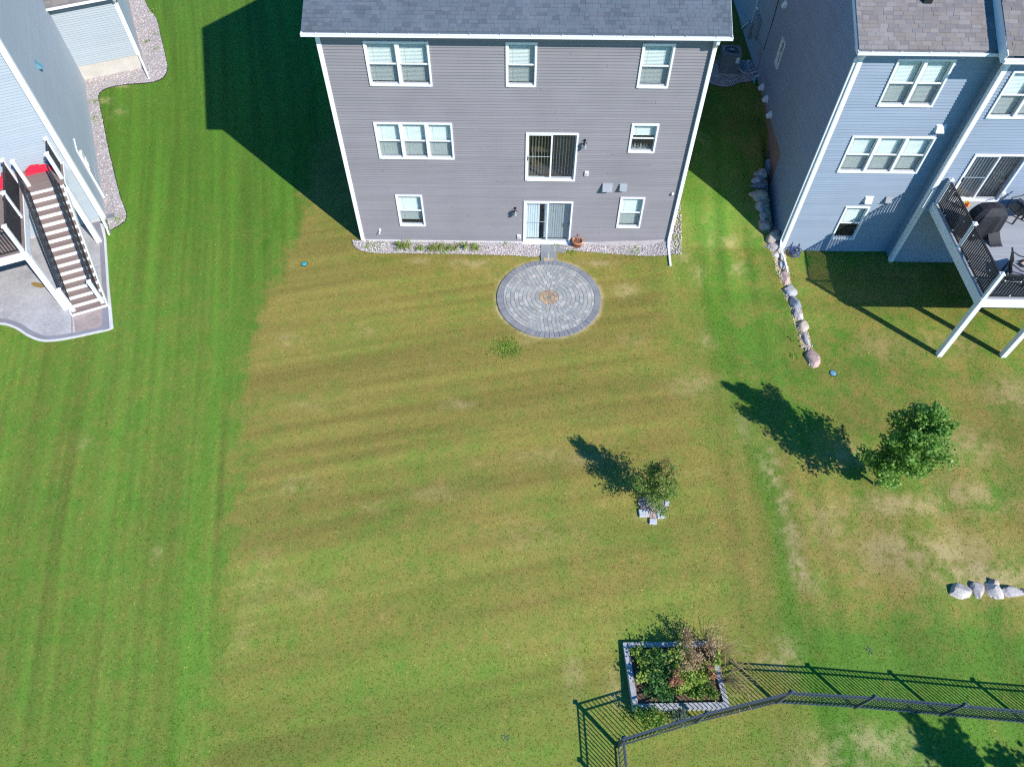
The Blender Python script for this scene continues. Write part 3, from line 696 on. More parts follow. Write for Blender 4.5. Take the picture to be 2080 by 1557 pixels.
def roof(house, mat, x0, x1, yf, zf, slope, run, rows, expo=.143, name='roof', tab=(.15, .30), thick=.06, back=True, limit=300):
    """front slope with separate shingles on the rows in view, rear slope as a slab"""
    top = (yf + run, zf + slope * run); ln = math.hypot(1, slope); dy, dz = 1 / ln, slope / ln
    mb = MB()
    mb.hexa([(x0, yf, zf - thick), (x1, yf, zf - thick), (x1, top[0], top[1] - thick), (x0, top[0], top[1] - thick), (x0, yf, zf), (x1, yf, zf), (x1, top[0], top[1]), (x0, top[0], top[1])])
    if back:
        yb = top[0] + run
        mb.hexa([(x0, top[0], top[1] - thick), (x1, top[0], top[1] - thick), (x1, yb, zf - thick), (x0, yb, zf - thick), (x0, top[0], top[1]), (x1, top[0], top[1]), (x1, yb, zf), (x0, yb, zf)])
    o = mb.build(name, mat, house)
    ang = math.atan(slope); cache = {}; st_v = []; st_f = []; st_t = []; count = 0
    for r in range(rows):
        x = x0 - random.uniform(0, .2); s0 = r * expo
        while x < x1:
            wd = round(random.uniform(*tab) / .05) * .05; a, b = max(x, x0), min(x + wd, x1); x += wd
            if b - a < .04: continue
            th = random.choice((.006, .012, .018))
            key = (round(b - a, 2), th)
            L = expo + .03; c = (b - a) / 2 - .003
            pts = [(-c, 0, .001), (c, 0, .001), (c, L, -.004), (-c, L, -.004), (-c, 0, th), (c, 0, th), (c, L, .003), (-c, L, .003)]
            pos = Vector(((a + b) / 2, yf + s0 * dy, zf + s0 * dz))
            if count < limit:
                if key not in cache: cache[key] = MB().hexa(pts).mesh('shingle', mat)
                place('shingle', cache[key], o, pos, rot=(ang, 0, 0))
            else:
                n = len(st_v); Rm = Matrix.Rotation(ang, 3, 'X')
                st_v += [tuple(Rm @ Vector(p) + pos) for p in pts]
                st_f += [tuple(n + i for i in f) for f in ((3, 2, 1, 0), (4, 5, 6, 7), (0, 1, 5, 4), (1, 2, 6, 5), (2, 3, 7, 6), (3, 0, 4, 7))]
                st_t += [random.random()] * 8
            count += 1
    if st_v:
        me = bpy.data.meshes.new('shingles'); me.from_pydata(st_v, [], st_f); me.materials.append(mat)
        set_attrs(me, dict(tone=np.array(st_t))); me.update()
        q = place('shingles', me, o); q['kind'] = 'stuff'
    return o
def vent_hood(house, o, rot, x, z, w=.30, h=.24, mat='white_vinyl', d=.16):
    R = Matrix.Rotation(rot, 3, 'Z'); loc = Vector(o) + R @ Vector((x, 0, 0)) + Vector((0, 0, z))
    mb = MB(); mb.box(-w / 2 - .03, w / 2 + .03, -.03, -.012, -.03, h + .03)
    mb.hexa([(-w / 2, -d, 0), (w / 2, -d, 0), (w / 2, -.03, 0), (-w / 2, -.03, 0), (-w / 2, -.06, h), (w / 2, -.06, h), (w / 2, -.03, h), (-w / 2, -.03, h)])
    return mb.build('vent_hood', M[mat], house, loc, rot)
def wall_lamp(house, o, x, z):
    ob = MB().lathe([(.001, 0), (.055, 0), (.055, .02), (.001, .02)], 12).build('wall_lamp', M['dark_metal'], house, (o[0] + x, o[1] - .025, o[2] + z))
    ob.rotation_euler = (math.pi / 2, 0, 0)
    ob.location = Vector(o) + Vector((x, -.012, z))
    a = MB(); a.tube([(0, 0, .02), (0, .04, .10), (0, .02, .16), (0, -.04, .18)], .014, 6); a.build('arm', M['dark_metal'], ob)
    l = MB().lathe([(.03, .02), (.055, 0), (.075, -.16), (.06, -.18)], 8)
    l.v = [(p[0], p[2] - .04, p[1] + .18) for p in l.v]; l.build('lantern', M['grey_metal'], ob)
    c = MB().lathe([(.001, .07), (.04, .05), (.09, .0), (.085, -.01)], 8)
    c.v = [(p[0], p[2] - .02, p[1] + .18) for p in c.v]; c.build('cap', M['dark_metal'], ob)
    return ob
def outlet_box(house, o, x, z, lid='interior'):
    ob = MB().box(x - .07, x + .07, -.075, -.012, z, z + .19).build('outlet_box', M['white_vinyl'], house, o)
    MB().box(x - .045, x + .045, -.085, -.076, z + .02, z + .13).build('cover', M['copper'], ob); return ob
def shell(house, name, parts, mat):
    mb = MB()
    for q in parts: mb.quad(*q)
    return mb.build(name, mat, house)

# ------------------------------------------------------------------ the grey house
def grey_house():
    H = thing('house', 'three storey grey house with white trim, facing the round patio', 'house', (0, HY, 0))
    x0, x1 = HX0, HX1; L = x1 - x0; ZT = 8.66; D = 12.0; o = (x0, 0, 0)
    F = lambda a: a - x0
    wins = [(-5.06, -3.005, 6.855, 8.36, 2), (-.6, .39, 6.87, 8.37, 1), (3.665, 4.69, 6.875, 8.37, 1), (-5.18, -2.465, 4.02, 5.5, 3), (3.71, 4.65, 4.385, 5.55, 1), (-4.84, -3.82, .86, 2.395, 1), (3.71, 4.645, .905, 2.41, 1)]
    doors = [(.085, 1.925, 3.13, 5.15), (.05, 1.94, .06, 2.16)]
    holes = [(F(a), F(b), c, d) for a, b, c, d, _ in wins] + [(F(a), F(b), c, d) for a, b, c, d in doors]
    wall_sheath(H, 'wall', o, 0, L, -.3, ZT, holes, M['grey_siding'])
    siding(H, o, 0, L, .115, ZT, holes, M['grey_siding'])
    sm = .46; rz = ZT + .12; zr = rz + sm * (D / 2)
    shell(H, 'side_walls', [((x0, D, -.3), (x0, 0, -.3), (x0, 0, ZT), (x0, D, ZT)), ((x1, 0, -.3), (x1, D, -.3), (x1, D, ZT), (x1, 0, ZT)), ((x1, D, -.3), (x0, D, -.3), (x0, D, ZT), (x1, D, ZT))], M['grey_siding'])
    g_ = MB()
    for x in (x0, x1):
        n = len(g_.v); g_.v += [(x, 0, ZT), (x, D, ZT), (x, D / 2, zr)]; g_.f.append((n, n + 1, n + 2))
    g_.build('gable', M['grey_siding'], H)
    MB().box(x0 - .01, x1 + .012, -.045, .02, -.3, .105).build('foundation', M['pale_edge'], H)
    fl = MB()
    for z in (.03, 3.06, 6.1): fl.box(x0 + .05, x1 - .05, .03, D - .1, z - .06, z)
    fl.build('interior_floor', M['interior_floor'], H)
    iw = MB(); iw.box(x0 + .05, x1 - .05, 4.0, 4.1, 0, 8.6); iw.box(-.9, -.8, .03, 4, 3.06, 6.0); iw.box(2.6, 2.7, .03, 4, 3.06, 6.0); iw.box(x0 + .05, x1 - .05, .03, D - .1, 8.5, 8.56); iw.build('interior_wall', M['interior'], H)
    fu = MB(); fu.box(.3, 1.1, .9, 1.7, 3.7, 3.76); fu.box(.35, .42, .95, 1.02, 3.06, 3.7); fu.box(1.0, 1.07, 1.6, 1.67, 3.06, 3.7); fu.box(1.3, 1.9, 1.4, 2.4, 3.06, 3.9); fu.build('dining_table', M['interior_floor'], H)
    for a, b, c, d, l in wins:
        top = c > 6; mid = 3 < c < 6
        drops = [1.0] * l
        if c == 4.385: drops = [.46]
        if c == .86: drops = [.92]
        window(H, o, 0, F(a), F(b), c, d, l, drops, tilt=(.75 if top else 1.1), sill_things=(c == 4.385))
    sliding_door(H, o, 0, F(.085), F(1.925), 3.13, 5.15, False, 'upper sliding door with open vertical blinds and dark room behind')
    sliding_door(H, o, 0, F(.05), F(1.94), .06, 2.16, True, 'ground floor sliding door with closed white vertical blinds', handle_left=False)
    MB().box(.0, 2.0, -.12, -.05, -.05, .055).build('door_sill', M['white_trim'], H)
    c = MB(); c.box(x0 - .02, x0 + .10, -.05, -.031, .09, ZT); c.box(x0 - .05, x0 - .0205, -.05, .10, .09, ZT); c.build('corner_trim', M['white_trim'], H)
    c = MB(); c.box(x1 - .10, x1 + .02, -.05, -.031, .09, ZT); c.box(x1 + .0205, x1 + .05, -.05, .10, .09, ZT); c.build('corner_trim', M['white_trim'], H)
    s = MB(); s.box(x0 - .32, x1 + .32, -.30, 0, ZT, ZT + .02); s.build('soffit', M['soffit'], H)
    MB().box(x0 - .33, x1 + .33, -.325, -.305, ZT - .01, ZT + .16).build('fascia', M['white_trim'], H)
    gutter(H, x0 - .36, x1 + .36, -.45, ZT + .03, M['white_gutter'], 14)
    rf = roof(H, M['grey_shingle'], x0 - .33, x1 + .33, -.36, ZT + .185, sm, D / 2 + .36, 16)
    r = MB()
    for x in (x0 - .335, x1 + .335):
        r.bar((x, -.34, ZT + .07), (x, D / 2, ZT + .07 + sm * (D / 2 + .34)), .025, .16); r.bar((x, D + .34, ZT + .07), (x, D / 2, ZT + .07 + sm * (D / 2 + .34)), .025, .16)
    r.build('rake_board', M['white_trim'], H)
    sp = MB()
    xd = x1 - .045
    downspout(H, [(xd, -.37, ZT + .03), (xd, -.34, ZT - .12), (xd, -.09, ZT - .36), (xd, -.085, .42), (xd, -.14, .28), (xd - .02, -.42, .18), (xd - .03, -1.32, .11)], M['white_gutter'], .10, .075)
    for z in (2.6, 5.2): MB().box(xd - .06, xd + .06, -.13, -.125, z, z + .03).build('strap', M['white_gutter'], H)
    wall_lamp(H, (0, 0, 0), 2.15, 4.86); wall_lamp(H, (0, 0, 0), -.28, 1.80)
    outlet_box(H, (0, 0, 0), 2.33, 3.38); outlet_box(H, (0, 0, 0), -.12, .28)
    vent_hood(H, (0, 0, 0), 0, 3.15, 2.78, .36, .26, 'grey_metal', .22); vent_hood(H, (0, 0, 0), 0, 3.74, 2.79, .26, .24, 'grey_metal', .18)
    hb = MB(); hb.box(-5.72, -5.64, -.06, -.01, .58, .68); hb.tube([(-5.68, -.05, .62), (-5.68, -.16, .60), (-5.68, -.19, .54)], .018, 6); hb.build('hose_spigot', M['white_vinyl'], H)
    cm = MB(); cm.lathe([(.001, 0), (.045, 0), (.05, .06), (.03, .10), (.001, .11)], 8, (5.62, -.06, 2.56)); cm.build('security_light', M['white_vinyl'], H, smooth=True)
grey_house()

# ------------------------------------------------------------------ the blue house on the right
def blue_house():
    H = thing('house', 'blue grey house on the right with tan shingle roof and raised deck', 'house', (RX, RY, 0))
    ZT = 8.45; BX = 4.22; BY = -.5; W2 = 13.0; D = 15.0; sl = .49
    Fx = lambda px, py, Y: at_y(px, py, Y)
    def rect(tl, bl, br, Y):
        a, b, c = Fx(*tl, Y), Fx(*bl, Y), Fx(*br, Y); return ((a.x + b.x) / 2 - RX, c.x - RX, b.z, a.z)
    wA = rect((1823, 118), (1781.5, 215), (1893, 215), RY); wB = rect((1731, 275), (1699, 349), (1862, 349), RY); wC = rect((1716, 418), (1688, 484), (1734, 483.5), RY)
    wins = [(*wA, 2, [1, 1]), (*wB, 3, [1, 1, 1]), (*wC, 1, [.55])]
    holes = [q[:4] for q in wins]
    wall_sheath(H, 'wall', (0, 0, 0), 0, BX + .3, -.3, ZT + .1, holes, M['blue_siding'])
    siding(H, (0, 0, 0), 0, BX, .06, ZT, holes, M['blue_siding'], seams=False)
    for a, b, c, d, l, dr in wins: window(H, (0, 0, 0), 0, a, b, c, d, l, dr, tilt=1.1)
    # projecting part
    w1 = rect((2056, 142.5), (2003, 239), (2056, 240), RY + BY); sd = rect((1962.5, 317), (1935, 407), (2009, 410), RY + BY)
    w1 = (w1[0] - BX, w1[0] - BX + 1.75, w1[2], w1[3]); sd = (sd[0] - BX, sd[0] - BX + 1.83, 3.12, 5.1)
    holes2 = [w1, sd]
    wall_sheath(H, 'bay_wall', (BX, BY, 0), 0, W2 - BX, -.3, ZT + .1, holes2, M['blue_siding'])
    siding(H, (BX, BY, 0), 0, W2 - BX, .06, ZT, holes2, M['blue_siding'], seams=False)
    window(H, (BX, BY, 0), 0, *w1, 2, [1, 1], tilt=1.1)
    sliding_door(H, (BX, BY, 0), 0, *sd, False, 'sliding door opening onto the raised grey deck')
    shell(H, 'bay_side_wall', [((BX, 0, -.3), (BX, BY, -.3), (BX, BY, ZT), (BX, 0, ZT))], M['blue_siding'])
    siding(H, (BX, 0, 0), -math.pi / 2, .5, .06, ZT, [], M['blue_siding'], seams=False, joined=True)
    MB().box(-.02, BX + .0, -.04, .01, -.4, .05).build('foundation', M['pale_edge'], H); MB().box(BX - .02, W2, BY - .04, BY + .01, -.4, .05).build('foundation', M['pale_edge'], H)
    c = MB(); c.box(-.02, .11, -.05, -.031, .05, ZT); c.box(-.05, -.031, -.05, .11, .3, ZT); c.build('corner_trim', M['white_trim'], H)
    c = MB(); c.box(BX - .02, BX + .11, BY - .05, BY - .031, .05, ZT); c.box(BX - .05, BX - .031, BY - .05, BY + .11, .05, ZT); c.build('corner_trim', M['white_trim'], H)
    # left side wall: siding steps down with the slope, brown concrete below
    step = 24.32 - RY
    gab = lambda z: max(0.0, (z - ZT - .02) / sl)
    n = MB(); n.v += [(0, 0, ZT), (0, 14, ZT + .05), (0, 7, ZT + sl * 7)]; n.f.append((0, 1, 2)); n.build('gable', M['blue_siding'], H)
    ro = -math.pi / 2; oo = (0, D, 0)                             # local x runs from the far end towards the camera
    wy0, wy1 = D - (28.10 - RY), D - (27.57 - RY)
    hs = [(wy0, wy1, 4.03, 5.14)]
    wall_sheath(H, 'side_wall', oo, ro, D, -.3, ZT, hs, M['brown_found'])
    siding(H, oo, ro, D, 2.40, ZT, hs, M['blue_siding'], seams=False)
    siding(H, oo, ro, D, .30, 2.40, [], M['blue_siding'], span=lambda z: (D - step, D), seams=False, joined=True)
    siding(H, oo, ro, D, ZT, ZT + sl * 7, [], M['blue_siding'], span=lambda z: (max(0, D - 14 + gab(z)), D - gab(z)), joined=True)
    window(H, oo, ro, wy0, wy1, 4.03, 5.14, 1, [0], 'narrow dark window in the shaded side wall', screens=False)
    shell(H, 'far_walls', [((W2, BY, -.3), (W2, D, -.3), (W2, D, ZT), (W2, BY, ZT)), ((W2, D, -.3), (0, D, -.3), (0, D, ZT), (W2, D, ZT))], M['blue_siding'])
    fl = MB()
    for z in (.03, 3.06, 6.1): fl.box(.05, W2 - .05, .03, D - .1, z - .06, z)
    fl.box(.05, W2 - .05, 4, 4.1, .1, 8.3); fl.box(BX + .05, W2 - .05, BY + .03, .02, 3.0, 3.06); fl.build('interior_floor', M['interior_floor'], H)
    # roofs
    ef = -.36
    MB().box(-.30, BX - .3, -.30, 0, ZT, ZT + .02).build('soffit', M['soffit'], H)
    MB().box(-.31, BX - .36, -.325, -.305, ZT - .01, ZT + .13).build('fascia', M['white_trim'], H)
    gutter(H, -.33, BX - .14, -.45, ZT + .02, M['white_gutter'], 5)
    r1 = roof(H, M['tan_shingle'], -.31, BX + 1.0, ef, ZT + .165, sl, 7.36, 20, name='roof', tab=(.20, .35), limit=290)
    vb = MB().box(1.72, 1.98, 1.02, 1.24, ZT + .75, ZT + 1.02); vb.build('roof_vent', M['dark_metal'], H)
    rk = MB(); rk.bar((-.315, ef + .02, ZT + .06), (-.315, 7, ZT + .06 + sl * 7.34), .025, .15); rk.bar((-.16, ef + .05, ZT + .035), (-.16, 7, ZT + .035 + sl * 7.3), .30, .012); rk.build('rake_board', M['white_trim'], H)
    b0 = BY - .36; zb = ZT + .10
    MB().box(BX - .36, W2, BY - .30, BY, zb - .06, zb - .04).build('soffit', M['soffit'], H)
    MB().box(BX - .37, W2, BY - .325, BY - .305, zb - .07, zb + .08).build('fascia', M['white_trim'], H)
    gutter(H, BX - .40, W2, BY - .45, zb - .03, M['white_gutter'], 8)
    r2 = roof(H, M['tan_shingle'], BX - .38, W2 + .3, b0, zb + .24, sl, 7.36, 18, name='bay_roof', tab=(.20, .35), limit=120, back=False)
    rk = MB(); rk.bar((BX - .375, b0 + .02, zb + .06), (BX - .375, 6.5, zb + .06 + sl * 6.8), .025, .36); rk.bar((BX - .18, b0 + .05, zb - .05), (BX - .18, 6.5, zb - .05 + sl * 6.78), .36, .012); rk.build('rake_board', M['white_trim'], H)
    # upper gable piece further in
    ux, uy, uz = BX + .62, .55, zb + .24 + sl * (.55 - b0)
    r3 = roof(H, M['grey_shingle'], ux, W2 + .3, uy, uz + .42, sl, 6.0, 12, name='upper_roof', tab=(.20, .35), limit=60, back=False)
    shell(H, 'upper_wall', [((ux + .05, uy + .3, uz - .2), (W2, uy + .3, uz - .2), (W2, uy + .3, uz + .45), (ux + .05, uy + .3, uz + .45)), ((ux + .05, 6.4, uz + 2.6), (ux + .05, uy + .3, uz - .2), (ux + .05, uy + .3, uz + .45), (ux + .05, 6.4, uz + 3.3))], M['blue_siding'])
    # downspouts: one on the side wall corner running to the boulders
    downspout(H, [(-.02, -.36, ZT + .02), (-.06, -.30, ZT - .10), (-.10, .02, ZT - .34), (-.10, .05, .62), (-.10, -.10, .42), (-.02, -.5, .26), (.02, -1.25, .14)], M['white_gutter'], .085, .065)
    vent_hood(H, (0, 0, 0), 0, 12.80 - RX, 2.62, .26, .22); vent_hood(H, (0, 0, 0), 0, 13.52 - RX, 2.66, .22, .2, 'grey_metal'); vent_hood(H, (0, 0, 0), 0, 3.62, 5.62, .28, .22)
    outlet_box(H, (0, BY, 0), 17.13 - RX, 3.36)
    # services on the shaded side wall: (y, z) along the wall
    S = lambda yy: D - (yy - RY)
    vent_hood(H, oo, ro, S(28.9), 5.9, .22, .2); 
    pn = MB().box(S(31.75), S(31.25), -.14, -.02, 3.35, 4.2).build('meter_panel', M['grey_metal'], H, oo, ro)
    MB().lathe([(.001, 0), (.09, 0), (.09, .10), (.001, .12)], 12).build('meter', M['paper'], pn, (S(31.9) - .2, -.02, 4.25), rot=(math.pi / 2, 0, 0))
    MB().box(S(32.6), S(32.1), -.16, -.02, 2.9, 3.5).build('gas_meter', M['grey_metal'], H, oo, ro)
    p = MB(); p.tube([(S(32.4), -.06, 2.9), (S(32.3), -.10, 4.4), (S(32.2), -.08, 5.3)], .03, 6); p.tube([(S(33.6), -.05, 2.6), (S(32.7), -.06, 3.4)], .05, 6); p.build('conduit', M['white_vinyl'], H, oo, ro)
    p = MB(); p.tube([(S(31.3), -.03, 3.4), (S(29.85), -.03, 3.62), (S(29.8), -.03, 5.0), (S(29.9), -.03, 6.4)], .02, 5); p.build('cable', M['dark_metal'], H, oo, ro)
    p = MB(); p.tube([(S(30.15), -.03, 3.3), (S(29.9), -.06, 2.95), (S(30.1), -.05, 2.6)], .022, 5); p.build('cable', M['grey_metal'], H, oo, ro); MB().box(S(30.2), S(30.08), -.10, -.02, 3.2, 3.45).build('disconnect_box', M['grey_metal'], H, oo, ro)
    for yy, zz in ((28.6, 2.55), (27.7, 2.56), (26.7, 2.46)): vent_hood(H, oo, ro, S(yy), zz, .24, .18, d=.2)
    p = MB(); p.tube([(S(29.55), -.02, 2.60), (S(29.5), -.18, 2.60), (S(29.45), -.22, 2.45)], .04, 8); p.build('drain_pipe', M['white_vinyl'], H, oo, ro)
    p = MB(); p.tube([(S(29.4), -.22, 2.62), (S(29.2), -.24, 2.44)], .045, 8); p.build('drain_pipe', M['teal'], H, oo, ro)
blue_house()

# air conditioner
def air_conditioner():
    bx, by = RX - 1.28, 30.25; bz = T(bx, by) + .03
    A = thing('air_conditioner', 'dark grey air conditioner on gravel between the two houses', 'air conditioner', (bx, by, bz), -.08)
    w = .40
    MB().box(-w - .06, w + .06, -w - .06, w + .06, -.04, .04).build('pad', M['concrete'], A)
    b = MB(); b.box(-w, w, -w, w, .05, .88)
    for i in range(26):
        z = .09 + i * .03
        b.box(-w - .006, w + .006, -w - .006, -w, z, z + .012); b.box(-w - .006, -w, -w, w, z, z + .012)
    b.build('cabinet', M['ac_metal'], A)
    t = MB(); t.box(-w - .01, w + .01, -w - .01, w + .01, .881, .91); t.build('lid', M['ac_metal'], A)
    gr = MB(); gr.lathe([(.33, .912), (.35, .93), (.33, .945), (.31, .93)], 24)
    gr.lathe([(.05, .935), (.10, .955), (.001, .958)], 16)
    for k in range(16):
        a = k * math.pi / 8; gr.bar((.08 * math.cos(a), .08 * math.sin(a), .945), (.33 * math.cos(a), .33 * math.sin(a), .935), .008, .008)
    gr.build('fan_grille', M['grey_metal'], A)
    MB().lathe([(.30, .9135), (.001, .9135)], 24).build('fan_opening', M['dark_metal'], A)
    MB().box(.2, .36, -w - .012, -w - .007, .55, .8).build('data_plate', M['paper'], A)
    p = MB(); p.tube([(w, -.2, .3), (w + .2, -.3, .12), (w + .5, -.38, .06), (RX - bx - .05, -.35, .2)], .035, 7); p.build('line_set', M['copper'], A)
air_conditioner()

# ------------------------------------------------------------------ the pale house on the left
def pale_house():
    H = thing('house', 'pale house on the left turned towards the deck stairs, white corner trim', 'house', LC, LA)
    ZT = 8.6; D = 11.27; W = 11.0
    wall_sheath(H, 'wall', (-W, 0, 0), 0, W, -.2, ZT, [(W - 4.9, W - 3.1, 3.02, 5.1)], M['pale_siding'])
    siding(H, (-W, 0, 0), 0, W, .12, ZT, [(W - 4.9, W - 3.1, 3.02, 5.1)], M['pale_siding'])
    sliding_door(H, (-W, 0, 0), 0, W - 4.9, W - 3.1, 3.02, 5.1, True)
    shell(H, 'side_wall', [((0, 0, -.2), (0, 20, -.2), (0, 20, ZT), (0, 0, ZT)), ((-W, 20, -.2), (-W, 0, -.2), (-W, 0, ZT), (-W, 20, ZT)), ((0, 20, -.2), (-W, 20, -.2), (-W, 20, ZT), (0, 20, ZT))], M['pale_siding'])
    siding(H, (0, 0, 0), math.pi / 2, D, .12, ZT, [], M['pale_siding'])
    MB().box(-W, .02, -.035, .0, -.2, .115).build('foundation', M['concrete'], H); MB().box(.0005, .035, .021, D, -.2, .115).build('foundation', M['concrete'], H)
    c = MB(); c.box(-.15, .02, -.05, -.031, .12, ZT); c.box(.031, .05, -.05, .15, .12, ZT); c.build('corner_trim', M['white_trim'], H)
    MB().box(-W - .3, .3, -.36, 20.3, ZT, ZT + .15).build('soffit', M['soffit'], H)
    roof(H, M['tan_shingle'], -W - .32, .32, -.38, ZT + .30, .46, 10.3, 0)
    fl = MB(); fl.box(-W + .05, -.05, .05, 19.9, 2.9, 2.96); fl.box(-W + .05, -.05, 4, 4.1, 0, 8); fl.build('interior_floor', M['interior_floor'], H)
    # garage jutting out: its wall faces the camera above bare concrete
    GW = 2.93; zt = 3.62; y = D
    wall_sheath(H, 'garage_wall', (.02, y, 0), 0, GW, -.2, zt, [], M['concrete'])
    siding(H, (.02, y, 0), 0, GW, .76, zt, [], M['pale_siding'])
    shell(H, 'garage_side_wall', [((GW + .02, y, -.2), (GW + .02, y + 8, -.2), (GW + .02, y + 8, zt), (GW + .02, y, zt))], M['concrete'])
    siding(H, (GW + .02, y, 0), math.pi / 2, 8, .76, zt, [], M['pale_siding'])
    c = MB(); c.box(GW - .12, GW + .04, y - .05, y - .031, .72, zt); c.box(GW + .052, GW + .07, y - .05, y + .13, .72, zt); c.build('corner_trim', M['white_trim'], H)
    MB().box(-.02, GW + .3, y - .32, y, zt, zt + .02).build('soffit', M['soffit'], H)
    MB().box(-.02, GW + .32, y - .345, y - .325, zt - .01, zt + .14).build('fascia', M['white_trim'], H)
    gutter(H, -.0, GW + .34, y - .47, zt + .04, M['white_gutter'], 4)
    roof(H, M['tan_shingle'], .03, GW + .32, y - .38, zt + .19, .46, 4.2, 8, name='garage_roof', limit=60, back=True)
    downspout(H, [(GW - .02, y - .40, zt + .04), (GW - .0, y - .30, zt - .1), (GW + .0, y - .09, zt - .3), (GW + .0, y - .08, .45), (GW + .01, y - .16, .3), (GW + .05, y - .75, .14), (GW + .08, y - 1.25, .1)], M['white_gutter'], .09, .07)
    downspout(H, [(-.10, -.40, ZT + .0), (-.09, -.09, ZT - .3), (-.09, -.08, .42), (-.06, -.2, .28), (.02, -.75, .13), (.06, -1.15, .1)], M['white_gutter'], .09, .07)
    # services on the side wall
    R = math.pi / 2; o = (0, 0, 0)
    v = vent_hood(H, o, R, 3.15, 5.0, .26, .22, 'sky_blue', .18)
    MB().box(1.55, 2.05, -.12, -.02, 1.35, 2.0).build('meter_panel', M['white_vinyl'], H, o, R)
    MB().box(1.62, 1.9, -.16, -.121, 1.5, 1.75).build('meter', M['paper'], H, o, R)
    p = MB(); p.tube([(1.5, -.06, 2.35), (1.45, -.06, 1.2), (1.4, -.06, .05)], .03, 7); p.tube([(2.1, -.06, 2.5), (1.5, -.06, 2.35)], .03, 7); p.tube([(1.62, -.05, 1.35), (1.6, -.05, .05)], .035, 7); p.build('conduit', M['white_vinyl'], H, o, R)
    p = MB(); p.tube([(1.9, -.05, 2.2), (2.3, -.12, 1.6), (2.2, -.12, .9), (1.9, -.05, .6)], .008, 5); p.build('cable', M['grey_metal'], H, o, R)
    p = MB(); p.tube([(.02, D - .05, .0), (.02, D - .2, .05)], .02, 5)
pale_house()

# stamped concrete slab under the stairs: field, dark band, pale kerb, red panel at the foot of the stairs
def slab():
    S = thing('concrete_patio', 'grey stamped concrete patio under the brown deck stairs', 'patio')
    z = .035
    MB().prism([(p.x, p.y) for p in SLAB], -.10, z).build('slab', M['stamped'], S)
    edge = [lw(-.14, -.4)] + [Vector((p.x, p.y, 0)) for p in G2(slab_px[:3])] + slab_edge
    def ribbon(name, off0, off1, mat, dz):
        mb = MB(); E = [Vector((p.x, p.y, 0)) for p in edge]; Ls = []
        for i, p in enumerate(E):
            a = E[max(i - 1, 0)]; b = E[min(i + 1, len(E) - 1)]; d = (b - a).normalized(); n = Vector((-d.y, d.x, 0)) * -1
            k = 1.0
            if 0 < i < len(E) - 1:
                d1 = (E[i] - E[i - 1]).normalized(); d2 = (E[i + 1] - E[i]).normalized(); k = 1 / max(.6, math.cos(d1.angle(d2) / 2))
            Ls.append((p + n * off0 * k, p + n * off1 * k))
        for q_, ((a, b), (c, d)) in enumerate(zip(Ls, Ls[1:])):
            jz = .0003 * q_
            mb.hexa([(a.x, a.y, -.05), (b.x, b.y, -.05), (d.x, d.y, -.05), (c.x, c.y, -.05), (a.x, a.y, z + dz + jz), (b.x, b.y, z + dz + jz), (d.x, d.y, z + dz + jz), (c.x, c.y, z + dz + jz)])
        mb.build(name, mat, S)
    ribbon('band', .03, .20, M['stamped_band'], .005); ribbon('kerb', -.06, .026, M['pale_edge'], .003)
    q = [lw(-1.60, -5.22), lw(-1.60, -6.05), lw(-.58, -6.2), lw(-.56, -5.22)]
    MB().prism([(p.x, p.y) for p in q], -.02, z + .004).build('stamped_panel', M['stamped_red'], S)
    MB().bar(lw(-1.66, -5.15, z + .002), lw(-1.72, -6.2, z + .002), .05, .006).build('control_joint', M['stamped_red'], S)
    MB().prism([tuple(g(78 + 14 * math.cos(a) , 580 + 5 * math.sin(a) + 3 * math.cos(a)))[:2] for a in np.linspace(0, 6.28, 14)[:-1]], z + .001, z + .004).build('rust_stain', simple('rust_stain', (.30, .20, .07), .8, .2, .3, 12, .2, 30), S)
slab()

def baluster_run(parent, p, q, zb0, zb1, zt0, zt1, n, mat, w=.018, name='baluster'):
    """upright bars between two ends; bottom and top heights may slope"""
    p = Vector(p); q = Vector(q); me = {}
    for i in range(n):
        t = (i + .5) / n; c = p.lerp(q, t); a = zb0 + (zb1 - zb0) * t; b = zt0 + (zt1 - zt0) * t; k = round(b - a, 2)
        if k not in me: me[k] = MB().box(-w / 2, w / 2, -w / 2, w / 2, 0, k).mesh(name, mat)
        place(name, me[k], parent, (c.x, c.y, a))
def capped_post(parent, x, y, z0, z1, w=.12, mat='white_vinyl', name='post'):
    o = MB().box(-w / 2, w / 2, -w / 2, w / 2, 0, z1 - z0).build(name, M[mat], parent, (x, y, z0))
    h = z1 - z0
    cp = MB(); cp.box(-w / 2 - .02, w / 2 + .02, -w / 2 - .02, w / 2 + .02, h, h + .03); k = w / 2
    cp.hexa([(-k, -k, h + .03), (k, -k, h + .03), (k, k, h + .03), (-k, k, h + .03), (-.02, -.02, h + .07), (.02, -.02, h + .07), (.02, .02, h + .07), (-.02, .02, h + .07)])
    cp.build('post_cap', M[mat], o)
    return o
